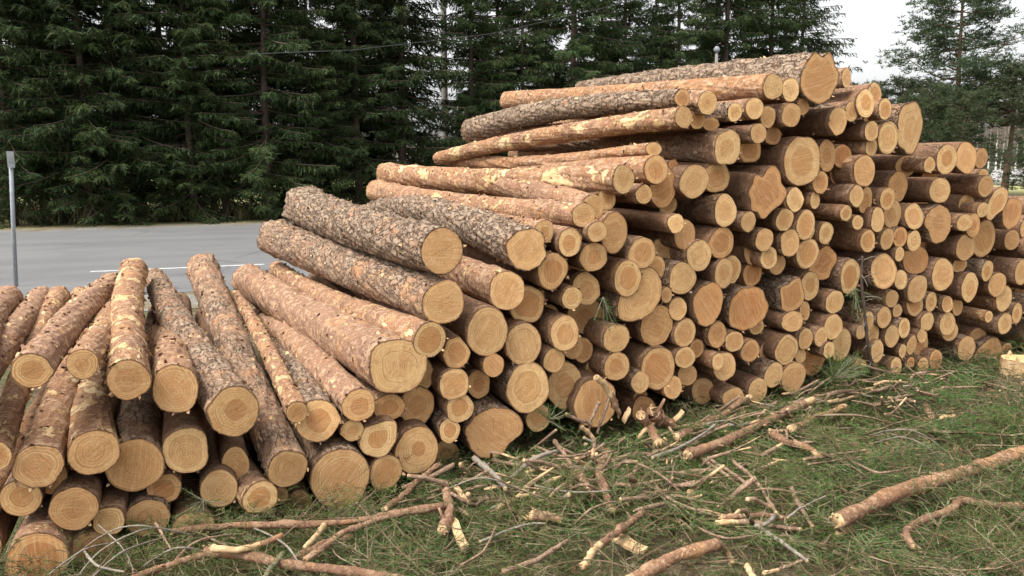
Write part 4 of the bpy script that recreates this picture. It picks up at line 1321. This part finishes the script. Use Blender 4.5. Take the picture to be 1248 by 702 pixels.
# fresh green boughs lying in clumps
B, D, Ln, st_ = [], [], [], []
clumps = [(782, 585, 9), (1180, 500, 10), (1075, 690, 13), (455, 655, 10), (690, 540, 8), (860, 600, 8), (1000, 585, 10), (560, 610, 7), (620, 650, 9), (930, 690, 9), (1130, 545, 10), (820, 560, 7), (1215, 530, 10), (720, 660, 8), (500, 700, 8), (660, 575, 8), (1060, 600, 9), (880, 545, 7)]
for (px, py, c_) in clumps:
    cc = on_ground(px, py, .08, .25)
    for k in range(c_):
        x = cc.x + rb.normal(0, .16); y = min(cc.y + rb.normal(0, .12), FY0 + FK * (cc.x) - .12)
        az = rb.uniform(0, 6.283); el = rb.uniform(-.05, .30); L = rb.uniform(.20, .42)
        d = np.array([math.cos(az) * math.cos(el), math.sin(az) * math.cos(el), math.sin(el)])
        sd = np.cross(d, [0, 0, 1]); sd /= np.linalg.norm(sd)
        o_ = np.array([x, y, float(gz(x, y)) + rb.uniform(.09, .19)])
        tw = [(o_, d, L)]
        for q in range(10):
            s = .12 + .85 * q / 10
            tw.append((o_ + d * L * s, d * .75 + sd * (1 if q % 2 else -1) * .7 + np.array([0, 0, rb.uniform(-.15, .15)]), L * .5 * (1.08 - s)))
        for (b, dd, l) in tw:
            st_.append(tube([b, b + dd * l * .5, b + dd * l], [.0022, .0016, .0008], 4, 0, False)[:2])
            m = max(4, int(l / .0035))
            for q in range(m):
                s = (q + rb.random()) / m; r = rb.normal(size=3)
                B.append(b + dd * l * s); D.append(dd * .7 + r * .5); Ln.append(rb.uniform(.012, .024))
B = np.array(B); D = np.array(D); Ln = np.array(Ln); D /= np.linalg.norm(D, axis=1)[:, None]
P = np.cross(D, rb.normal(size=D.shape)); P /= np.linalg.norm(P, axis=1)[:, None]
far = np.clip(np.hypot(B[:, 0], B[:, 1]) / 3.0, .8, 2.2)[:, None]
V = np.stack([B - P * .0012 * far, B + P * .0012 * far, B + D * Ln[:, None]], 1).reshape(-1, 3)
sv, sq = join_parts(st_)
mb = mat_leaf('fresh_bough_needles', (0.032, 0.115, 0.028), (0.075, 0.175, 0.036), (0.14, 0.20, 0.045), 2.0, .2)
bo_ = mesh_np('green_boughs', np.vstack([V, sv]), [np.arange(len(V)).reshape(-1, 3), sq + len(V)], [mb, M['litter']], None, False, [0] * (len(V) // 3) + [1] * len(sq))
tag(bo_, 'fresh green conifer boughs lying in clumps on the brush', 'boughs', kind='stuff')
# chips, bark flakes
CV, CF, CM = [], [], []
for k in range(4200):
    x = rb.uniform(-.6, 7.5); y = rb.uniform(1.4, 5.4)
    if y > FY0 + FK * x - .01: continue
    if rb.random() > (.9 if y > FY0 + FK * x - 1.1 else .25): continue
    a = rb.uniform(0, 6.28); l = rb.uniform(.006, .028) * (2 if rb.random() < .12 else 1); w = rb.uniform(.003, .010)
    d = np.array([math.cos(a), math.sin(a), rb.uniform(-.4, .4)]) * l; s = np.array([-math.sin(a), math.cos(a), rb.uniform(-.5, .5)]) * w
    c = np.array([x, y, float(gz(x, y)) + rb.uniform(.03, .12)]); n = len(CV)
    u = np.array([0, 0, .003])
    CV += [c - d - s * .4, c - d * .7 + s, c + d + s * .5, c + d * .8 - s, c - d - s * .4 + u, c - d * .7 + s + u, c + d + s * .5 + u, c + d * .8 - s + u]
    CF += [(n, n + 1, n + 2, n + 3), (n + 4, n + 7, n + 6, n + 5), (n, n + 4, n + 5, n + 1), (n + 1, n + 5, n + 6, n + 2), (n + 2, n + 6, n + 7, n + 3), (n + 3, n + 7, n + 4, n)]
    CM += [int(rb.choice([0, 1, 1, 2]))] * 6
tag(mesh_np('wood_chips', np.array(CV), np.array(CF), [M['fresh'], M['branch'], mat_simple('red_inner_bark', [(0.34, 0.17, 0.09), (0.24, 0.11, 0.06), (0.44, 0.26, 0.15)], 20)], None, False, CM), 'small pale wood chips and bark flakes strewn in the brush', 'chips', kind='stuff')

# ------------------------------------------------------------------ branches and sticks one can point at
def smooth(P, n):
    P = [Vector(p) for p in P]
    if len(P) == 2: P = [P[0], (P[0] + P[1]) / 2, P[1]]
    out = []
    m = len(P)
    for i in range(m - 1):
        p0 = P[max(0, i - 1)]; p1 = P[i]; p2 = P[i + 1]; p3 = P[min(m - 1, i + 2)]
        for k in range(n):
            t = k / n
            out.append(.5 * ((2 * p1) + (p2 - p0) * t + (2 * p0 - 5 * p1 + 4 * p2 - p3) * t * t + (3 * p1 - p0 - 3 * p2 + p3) * t ** 3))
    out.append(P[-1])
    return out
def stick(pix, w, label, mat='branch', z=.12, taper=.7, pale=(0, 0), name='branch', cat='branch', zs=None, fork=None, group=None, seed=None, gap=.10):
    sd = int(pix[0][0] * 7 + pix[0][1]) if seed is None else seed
    rg = np.random.default_rng(sd)
    pts = []
    for k, (x, y) in enumerate(pix):
        zz = (zs[k] if zs else z) + .065
        pts.append(on_ground(x, y, zz, gap))
    dep = sum(project(p)[2] for p in pts) / len(pts)
    rad = w * .5 * dep / FPX
    S = smooth(pts, max(6, int(26 / (len(pts) - 1))))
    m = len(S)
    rr = np.linspace(1, taper, m) * rad
    # knots and wobble
    for _ in range(max(2, m // 6)):
        c = rg.uniform(0, m); rr *= 1 + .22 * np.exp(-((np.arange(m) - c) / .8) ** 2)
    S = np.array([tuple(s) for s in S]); jw = rg.normal(0, rad * (.20 if w < 13 else .09), (m, 3))
    jw = np.cumsum(jw, 0); jw -= np.linspace(jw[0], jw[-1], m); S += jw * .6
    # splintered ends
    parts = [tube(S, rr, 10, .10, True, sd)]
    V, Q, Tt = parts[0]
    nq = len(Q)
    midx = np.zeros(nq, int); rows = np.arange(nq) // 10
    if pale[0]: midx[rows < pale[0] * (m - 1)] = 1
    if pale[1]: midx[rows >= (1 - pale[1]) * (m - 1)] = 1
    F4 = [Q]; F3 = [Tt]; mi3 = [np.ones(len(Tt), int)]
    n = len(V); VV = [V]
    # splinters at both ends and short side stubs
    ex = []
    for endi, dr in ((0, -1), (m - 1, 1)):
        ax = S[endi] - S[endi - dr * 1 if endi else 1]
        ax = ax / (np.linalg.norm(ax) + 1e-9)
        for _ in range(4):
            off = rg.normal(0, rr[endi] * .45, 3); off -= ax * off.dot(ax)
            s = np.cross(ax, rg.normal(size=3)); s /= np.linalg.norm(s)
            b = S[endi] + off; wv = rr[endi] * .22
            tip = b + ax * rr[endi] * rg.uniform(.3, 1.4)
            s2 = np.cross(ax, s)
            VV.append(np.array([b + s * wv, b - s * wv * .6 + s2 * wv, b - s * wv * .6 - s2 * wv, tip]))
            F3.append(np.array([(0, 1, 3), (1, 2, 3), (2, 0, 3)]) + n); mi3.append(np.ones(3, int)); n += 4
    for _ in range(rg.integers(1, 4) if w < 14 else 1):
        k = rg.integers(2, m - 2); a = rg.normal(size=3); a[2] = abs(a[2]); a /= np.linalg.norm(a)
        ln = rr[k] * rg.uniform(1.6, 3.2)
        v, q, t3 = tube([S[k], S[k] + a * ln * .5, S[k] + a * ln], [rr[k] * .38, rr[k] * .28, rr[k] * .2], 6)
        VV.append(v); F4.append(q + n); F3.append(t3 + n); mi3.append(np.ones(len(t3), int)); midx = np.concatenate([midx, np.zeros(len(q), int)]); n += len(v)
    if fork:
        fp = [Vector(S[-2])] + [on_ground(x, y, z, gap) for x, y in fork]
        fs = smooth(fp, 5)
        v, q, t3 = tube([tuple(s) for s in fs], np.linspace(rr[-1] * .7, rr[-1] * .45, len(fs)), 8, .08)
        VV.append(v); F4.append(q + n); F3.append(t3 + n); mi3.append(np.ones(len(t3), int)); midx = np.concatenate([midx, np.zeros(len(q), int)]); n += len(v)
    V = np.concatenate(VV)
    base = Vector(S[m // 2]); base.z = 0
    o = mesh_np(name, V - np.array(base), F4 + F3, [M[mat], M['fresh']], None, True, np.concatenate([midx] + mi3))
    o.location = base
    if w >= 8 and mat == 'branch': o.data.materials[0] = M['bark']; o.color = (.12, .25 + .3 * rg.random(), .6 * rg.random(), .15 + .35 * rg.random())
    tag(o, label, cat, group or 'cut branches lying in the brush')
    return o
stick([(250,672),(300,677),(346,688),(400,694),(490,706)], 13, 'thick pinkish branch along the bottom edge at left', taper=.85, z=.16)
stick([(150,712),(190,695),(221,684),(250,676)], 9, 'bent branch meeting the thick bottom branch, at lower left', taper=.9, z=.15)
stick([(211,648),(279,641),(346,639),(423,636),(480,627),(541,617)], 8, 'long curved brown branch lying just before the left logs', z=.14, taper=1.2)
stick([(372,683),(405,660),(435,644),(475,630)], 9, 'smooth branch slanting up to the long curved branch', z=.15)
stick([(350,690),(390,668),(428,654)], 13, 'dark brown thick stick under the slanting smooth branch', z=.08)
stick([(258,668),(288,668),(318,661),(344,652)], 9, 'broken half-peeled branch piece lying among sticks at lower left', pale=(.6, 0), z=.20)
stick([(322,706),(332,690),(344,674)], 7, 'short greenish stub sticking up over the thick bottom branch', 'moss', z=.18)
stick([(253,650),(290,653),(324,661)], 14, 'short mossy green log piece half buried in brush', 'moss', z=.08)
stick([(94,703),(127,668),(178,644),(221,648)], 2.4, 'thin grey twig arching before the lower left ends', 'branch_grey', zs=(.1, .22, .3, .2))
stick([(80,690),(120,655),(165,640),(235,652)], 2.2, 'thinner grey twig arching behind the first arching twig', 'branch_grey', zs=(.1, .25, .32, .2))
stick([(102,670),(117,688),(151,697)], 3.5, 'pale kinked twig at the bottom left', 'branch_grey', z=.18)
stick([(190,638),(199,655),(208,668)], 3.5, 'short upright pale twig below the small orange-hearted end', z=.22, taper=.5)
stick([(395,640),(383,655),(371,668)], 7, 'pale splinter standing beside the smooth slanting branch', pale=(1, 0), z=.18, name='wood_splinter', cat='splinter')
stick([(542,590),(547,621),(539,646)], 11, 'stout brown branch lying end-on below the flared butt', z=.12, taper=1.1)
stick([(469,622),(498,598),(535,566)], 9, 'dark branch sloping up to the low cracked end', z=.08)
stick([(578,558),(597,575),(616,596)], 8, 'grey weathered stick sloping down in front of the flared butt', 'branch_grey', z=.16)
stick([(613,697),(648,685),(672,670),(692,659)], 7, 'clean brown stick near the bottom middle', z=.14)
stick([(646,627),(664,630),(684,635)], 13, 'short thick stub with an orange broken end', z=.12, pale=(.15, 0), name='branch_stub', cat='branch')
stick([(709,690),(720,676),(732,663)], 8, 'pale split half of a stick pointing to the bottom edge', pale=(1, 0), z=.16, taper=1.1, name='wood_splinter', cat='splinter')
stick([(731,664),(757,645),(784,623)], 9, 'brown stick whose lower half is split pale', z=.15, taper=.9)
stick([(741,550),(729,581),(747,622)], 11, 'curved stout branch standing in the brush in the middle', z=.12)
stick([(676,537),(697,569),(694,597)], 6, 'slender brown branch left of the curved stout one', z=.12)
stick([(705,578),(723,602)], 10, 'short reddish stub beside the curved stout branch', z=.14)
stick([(708,519),(725,535),(722,555)], 6, 'kinked pale-edged twig below the big dull end', pale=(.4, .2), z=.15)
stick([(727,460),(741,477),(755,505)], 8, 'pale splintered stick leaning against the big dull end', pale=(.55, 0), z=.1)
stick([(745,478),(752,492),(754,510)], 4, 'thin dark stick leaning beside the pale splintered one', z=.1)
stick([(730,490),(722,510),(716,530)], 5, 'dark crooked stick crossing the big dull end', z=.1)
stick([(742,486),(733,512),(728,528)], 4, 'second dark crooked stick crossing the big dull end', z=.1)
stick([(781,506),(791,522),(804,542)], 13, 'thick brown branch butt lying below the big plain round end', z=.10, taper=.9)
stick([(796,502),(806,510),(820,521)], 17, 'short thick stub with round orange cut, below the plain round end', z=.10, pale=(0, .1), name='branch_stub', cat='branch')
stick([(838,555),(895,533),(953,504),(991,487)], 12, 'long thick branch with a white splintered tip, centre right', z=.16, pale=(0, .14), taper=.75)
stick([(824,533),(867,511),(915,484)], 10, 'rough branch rising to the end sunk in brush', z=.14, pale=(0, .08))
stick([(795,558),(838,540),(872,518)], 4.5, 'thin grey stick crossing the thick brown branch butt', 'branch_grey', z=.18)
stick([(848,554),(866,567),(887,580)], 6, 'short stick below the long thick white-tipped branch', z=.12)
stick([(863,558),(886,573),(911,591)], 4.5, 'thin pale stick parallel to the short stick', z=.13)
stick([(892,561),(917,583),(932,603),(947,627)], 5, 'curving thin branch with a pale tip, right of centre', pale=(0, .08), z=.15)
stick([(795,586),(824,612),(867,627)], 5, 'thin drooping branch in the centre foreground', z=.13)
stick([(879,631),(931,626),(955,632)], 8, 'straight brown stick in the right foreground', z=.13)
stick([(872,637),(920,637),(977,645)], 7, 'longer stick with a white cut end, just below the straight one', z=.12, pale=(.3, .05))
stick([(921,640),(952,660),(984,684)], 6, 'grey-brown stick slanting down to the bottom right', 'branch_grey', z=.13)
stick([(768,708),(800,690),(816,683),(876,662)], 15, 'thick forked branch cut by the bottom edge', z=.16, fork=[(885,672),(893,686)], taper=1.05)
stick([(931,699),(952,692),(978,683)], 5, 'small pale stick at the bottom beside the slanting grey one', z=.12, pale=(.4, 0))
stick([(910,690),(915,700),(925,712)], 8, 'pale chip-like stick at the bottom edge', z=.14, pale=(1, 0), name='wood_splinter', cat='splinter')
stick([(965,594),(975,615),(990,641)], 6, 'brown stick standing left of the heavy sloping stem', z=.14)
stick([(960,631),(975,620),(1006,605)], 3, 'thin curved twig crossing the brown stick', 'branch_grey', z=.18)
stick([(941,528),(970,541),(1001,555)], 10, 'stout branch piece with a torn pale end, centre right', pale=(0, .2), z=.15)
stick([(963,525),(995,509),(1030,495)], 10, 'pale scuffed branch behind the torn-ended piece', pale=(.1, .1), z=.12)
stick([(1009,490),(1040,484),(1085,470)], 5, 'slim pale stick near the sapling foot', z=.12, pale=(.5, 0))
stick([(1128,494),(1134,508),(1140,525)], 8, 'short brown stick pointing at the camera, right of the sapling', z=.1)
stick([(1021,635),(1091,604),(1160,581),(1200,567),(1262,546)], 17, 'heavy pink-barked stem sloping out at the right edge', z=.16, taper=1.05)
stick([(1114,667),(1106,648),(1130,632),(1160,620),(1170,611),(1215,618),(1262,617)], 8, 'crooked branch below the heavy stem at right', z=.13, taper=1.3)
stick([(1205,694),(1230,690),(1262,696)], 9, 'reddish stick in the bottom right corner', z=.12)
stick([(1060,531),(1090,524),(1122,529),(1160,556)], 2.4, 'thin grey twig arching over the brush at right', 'branch_grey', zs=(.12, .25, .25, .12))
stick([(1066,540),(1100,533),(1130,545),(1150,565)], 2.2, 'second thin twig arching beneath the first at right', 'branch_grey', zs=(.1, .2, .2, .1))
stick([(980,560),(1010,556),(1060,548)], 4, 'brown twig bundle stick left of the arching twigs', z=.14)
stick([(985,566),(1020,560),(1050,557)], 3, 'thin brown stick under the brown bundle stick', z=.12)
stick([(548,595),(590,583),(640,600)], 2.2, 'hair-thin grey twig curving below the flared butt', 'branch_grey', zs=(.15, .25, .15))
stick([(652,592),(700,600),(745,598)], 2.6, 'thin grey twig lying across the middle brush', 'branch_grey', z=.16)
stick([(585,660),(640,640),(665,638)], 3, 'thin bowed grey twig near the orange-ended stub', 'branch_grey', z=.14)
stick([(690,505),(705,511),(722,517)], 5, 'reddish bark strip below the big end', z=.14)
stick([(600,560),(635,568),(668,575)], 5, 'reddish bark strip lying right of the grey weathered stick', z=.12)
for pix, w_, lb_ in [
  ([(110,706),(150,672),(200,655)], 2.4, 'thin grey twig rising from the bottom edge left of the arching twigs'),
  ([(120,640),(150,668),(165,702)], 2.0, 'fine twig crossing downward through the arching grey twigs'),
  ([(60,700),(105,668),(150,660)], 2.2, 'fine grey twig before the bottom left corner log'),
  ([(175,690),(215,668),(262,676)], 2.6, 'bowed thin twig above the bent branch'),
  ([(300,640),(345,662),(372,700)], 2.6, 'thin twig crossing the two lower left branches'),
  ([(200,700),(240,660),(300,650)], 3.0, 'slim brown twig lying over the bent branch'),
  ([(700,640),(722,618),(760,610)], 3.0, 'slim twig below the curved stout branch'),
  ([(655,545),(690,556),(735,548)], 3.4, 'thin brown stick lying across the slender branch'),
  ([(762,560),(800,575),(830,600)], 3.4, 'thin brown stick below the thick branch butt'),
  ([(900,600),(940,596),(985,604)], 3.0, 'slim twig crossing the curving pale-tipped branch'),
  ([(845,640),(880,655),(925,652)], 3.4, 'slim stick left of the slanting grey-brown stick'),
  ([(1035,560),(1070,575),(1110,570)], 3.0, 'slim twig beneath the arching twigs at right'),
  ([(560,690),(590,670),(605,640)], 3.0, 'thin twig rising left of the clean brown stick'),
  ([(690,600),(712,590),(735,600)], 4.0, 'small crooked stick at the foot of the curved stout branch')]:
    stick(pix, w_, lb_, 'branch_grey' if w_ < 3 else 'branch', zs=(.1, .2, .12))
# flat pale chips
def chip(pix, w, label, z=.15, th=.012):
    a, b = [on_ground(x, y, z) for x, y in pix]
    ax = (b - a); s = Vector((-ax.y, ax.x, 0)).normalized() * (w * .5 * project(a)[2] / FPX)
    rg = np.random.default_rng(int(pix[0][0])); n = 7; V = []
    for k in range(n):
        c = a + ax * (k / (n - 1)) + Vector((0, 0, .006 * math.sin(k)))
        wl, wr = rg.uniform(.7, 1.1), rg.uniform(.7, 1.1)
        if k in (0, n - 1): wl *= rg.uniform(.3, .9)
        for (q, dz) in ((-wl, 0), (wr, 0.01), (wr, th + .01), (-wl, th)):
            V.append(tuple(c + s * q + Vector((0, 0, dz))))
    F = []
    for k in range(n - 1):
        for j in range(4): F.append((4 * k + j, 4 * k + (j + 1) % 4, 4 * k + 4 + (j + 1) % 4, 4 * k + 4 + j))
    F += [(3, 2, 1, 0), (4 * n - 4, 4 * n - 3, 4 * n - 2, 4 * n - 1)]
    V = np.array(V); c = V.mean(0); c[2] = 0
    o = mesh_np('wood_chip', V - c, np.array(F), M['fresh'], None, False); o.location = c
    tag(o, label, 'wood chip', 'fresh wood chips in the brush')
chip([(551,637),(566,670)], 11, 'pale yellow upright wood slab in the foreground, left of middle')
chip([(748,658),(786,674)], 17, 'wide pale slab beside the split brown stick')
chip([(606,624),(622,613)], 4, 'small white splinter left of the orange-ended stub')
chip([(552,595),(571,614)], 5, 'narrow pale splinter above the upright yellow slab')
chip([(778,536),(799,513)], 4, 'thin white splinter leaning at the thick branch butt')
chip([(816,523),(832,503)], 7, 'light splinter right of the round-cut stub')
chip([(900,500),(912,512)], 7, 'pale split chip by the rough rising branch')
chip([(760,516),(768,500)], 8, 'pale wedge right of the big dull end')
chip([(1130,483),(1144,480)], 6, 'pale chip on the litter right of the sapling')
chip([(1146,512),(1165,508)], 4, 'pale flake left of the dark bark slab')
chip([(838,605),(850,600)], 5, 'white fleck chip in the middle foreground')
chip([(1020,655),(1040,645)], 6, 'reddish chip below the heavy stem butt')
# dark bark slab
p = on_ground(1181, 508, .06)
o = blob((0, 0, .05), (.15, .07, .05), 91, mat_simple('purple_bark', [(0.16, 0.09, 0.085), (0.26, 0.17, 0.16), (0.09, 0.05, 0.045)], 16, .9, .01), 'bark_slab', .25); o.location = (p.x, p.y, 0)
tag(o, 'dark purplish slab of bark lying on the litter at right', 'bark slab')

# leaning sapling in front of the pile
sp = [on_face(x, y, -.09) for x, y in ((1051, 312), (1050, 345), (1055, 392), (1058, 425), (1067, 464))]
sap = empty('dead_sapling', (sp[-1].x, sp[-1].y, 0))
S = smooth([p_ - sap.location for p_ in sp], 8)
tv, tq, tt = tube([tuple(s) for s in S], np.linspace(.007, .015, len(S)), 8, .25)
mesh_np('stem', tv, [tq, tt], M['trunk'], sap)
parts = []
rs_ = np.random.default_rng(4)
for k in range(16):
    b = S[rs_.integers(2, len(S) - 4)]
    a = Vector((rs_.normal(0, 1), -abs(rs_.normal(0, .5)), rs_.normal(.2, .5))).normalized() * rs_.uniform(.05, .16)
    parts.append(tube([tuple(b), tuple(b + a * .5 + Vector((0, 0, .01))), tuple(b + a)], [.0035, .0025, .0012], 4, 0, False)[:2])
v, q = join_parts(parts); mesh_np('twig', v, q, M['branch_grey'], sap)
tag(sap, 'thin grey dead sapling standing upright against the pile', 'sapling')
# hanging green twigs caught in the pile
def sprig(center, n, spread, label, down=.6, seed=1, yo=-.05, mat='brush'):
    rg = np.random.default_rng(seed)
    c = on_face(center[0], center[1], yo)
    B, D, Ln, st = [], [], [], []
    for k in range(n):
        d = Vector((rg.normal(0, .7), rg.normal(-.3, .3), -down + rg.normal(0, .35))).normalized()
        L = spread * rg.uniform(.5, 1.1)
        st.append(tube([(0, 0, 0), tuple(d * L * .5), tuple(d * L)], [.003, .002, .001], 4, 0, False)[:2])
        m = int(L / .006)
        for q in range(m):
            s = (q + rg.random()) / m
            B.append(tuple(d * L * s)); D.append(tuple(d * .8 + Vector(rg.normal(0, .55, 3)))); Ln.append(rg.uniform(.02, .035))
    V, F = needle_tris(np.array(B), np.array(D), np.array(Ln), .0014, 1, rg, .8)
    r = empty('green_twig', c)
    mesh_np('needles', V, F, M[mat], r, False)
    v, q = join_parts(st); mesh_np('stem', v, q, M['branch_grey'], r)
    tag(r, label, 'twig', 'green twigs caught in the pile')
sprig((735, 362), 7, .17, 'green conifer twig hanging beside the kidney-shaped butt', .9, 2)
sprig((1042, 352), 12, .22, 'mossy green tuft hanging left of the dead sapling', .8, 3)
sprig((248, 610), 10, .13, 'green tuft stuck between the lowest left logs', .2, 4)
sprig((1020, 452), 26, .20, 'bushy green tuft at the pile foot left of the sapling', -.5, 5, -.2)
sprig((1015, 462), 26, .20, 'low green tuft just before the bushy tuft at the pile foot', -.4, 6, -.3)
sprig((668, 512), 14, .14, 'green tuft touching the foot of the pile right of the flared butt', -.3, 7, -.12)

# fresh stump by the right edge
c = on_ground(1228, 470, 0, .02)
pt_ = ray(1226, 434); kk = c.y / pt_.y; tz = H + pt_.z * kk
c.y -= .12
st = empty('tree_stump', (c.x, c.y, 0))
rgs = np.random.default_rng(8)
n = 28; th = np.arange(n) * math.tau / n
rr = .155 * (1 + rgs.normal(0, .03, n) + .06 * np.sin(3 * th + 1) + .04 * np.sin(5 * th))
hts = [-.05, .03, tz * .5, tz - .03, tz]; fl = [1.5, 1.25, 1.03, 1.0, 1.0]
V = []
for z_, f_ in zip(hts, fl): V.append(np.stack([rr * f_ * np.cos(th), rr * f_ * np.sin(th), np.full(n, z_) + (rgs.uniform(-.004, .004, n) if z_ > .05 else 0)], -1))
V = np.concatenate(V); i = np.arange(4)[:, None] * n; j = np.arange(n)[None, :]; j2 = (j + 1) % n
Q = np.stack([i + j, i + j2, i + n + j2, i + n + j], -1).reshape(-1, 4)
mi = (np.arange(len(Q)) // n >= 2).astype(int)
mesh_np('bark', V, Q, [M['branch'], M['fresh']], st, True, mi)
V = np.vstack([[[0, 0, tz + .004]], np.stack([rr * .985 * np.cos(th), rr * .985 * np.sin(th), np.full(n, tz + .002)], -1)])
UV = np.vstack([[[0, 0]], np.stack([np.cos(th), np.sin(th)], -1)])
jn = (np.arange(n) + 1) % n
e = mesh_np('cut_top', V, np.stack([np.zeros(n, int), 1 + np.arange(n), 1 + jn], -1), M['end'], st, False, None, UV)
e.color = (.7, .3, .0, .3)
for (a_, h_, w_) in ((-.9, .12, .016), (-.6, .05, .012), (.6, .03, .012), (1.6, .04, .014), (2.6, .025, .012), (3.4, .035, .012), (-1.7, .03, .016), (4.0, .02, .010)):
    ox, oy = .125 * math.cos(a_), .125 * math.sin(a_)
    v, q, t3 = tube([(ox, oy, tz - .04), (ox * 1.04, oy, tz + h_ * .5), (ox * 1.1, oy, tz + h_)], [w_ * 1.3, w_, w_ * .2], 5, .3)
    mesh_np('splinter', v, [q, t3], M['fresh'], st, False)
tag(st, 'fresh low tree stump with a pale top and an upright splinter', 'stump')

# ------------------------------------------------------------------ light
world = bpy.data.worlds.new('World'); scene.world = world; world.use_nodes = True
nt = world.node_tree; nt.nodes.clear()
wo = nt.nodes.new('ShaderNodeOutputWorld'); bg = nt.nodes.new('ShaderNodeBackground')
sky = nt.nodes.new('ShaderNodeTexSky'); sky.sky_type = 'NISHITA'; sky.sun_disc = False
SUN_EL, SUN_AZ = R(60), R(-105)       # azimuth from +Y towards +X
sky.sun_elevation = SUN_EL; sky.sun_rotation = SUN_AZ; sky.air_density = 1.0; sky.dust_density = 4.0; sky.ozone_density = 1.0
hs = nt.nodes.new('ShaderNodeHueSaturation'); hs.inputs['Saturation'].default_value = .08
nt.links.new(sky.outputs[0], hs.inputs['Color']); nt.links.new(hs.outputs[0], bg.inputs[0]); nt.links.new(bg.outputs[0], wo.inputs[0])
bg.inputs[1].default_value = .145
sl = bpy.data.lights.new('sun', 'SUN'); sl.energy = 1.5; sl.angle = R(25); sl.color = (1, .95, .88)
so = bpy.data.objects.new('sun', sl); COL.objects.link(so)
dv = Vector((math.sin(SUN_AZ) * math.cos(SUN_EL), math.cos(SUN_AZ) * math.cos(SUN_EL), math.sin(SUN_EL)))
so.rotation_euler = dv.to_track_quat('Z', 'Y').to_euler(); so.location = (0, 0, 20)
vs = scene.view_settings
vs.view_transform = 'Standard'; vs.look = 'None'; vs.gamma = 1; vs.use_curve_mapping = False
vs.exposure = 1.15
scene.render.engine = 'CYCLES'
scene.cycles.max_bounces = 5; scene.cycles.diffuse_bounces = 3
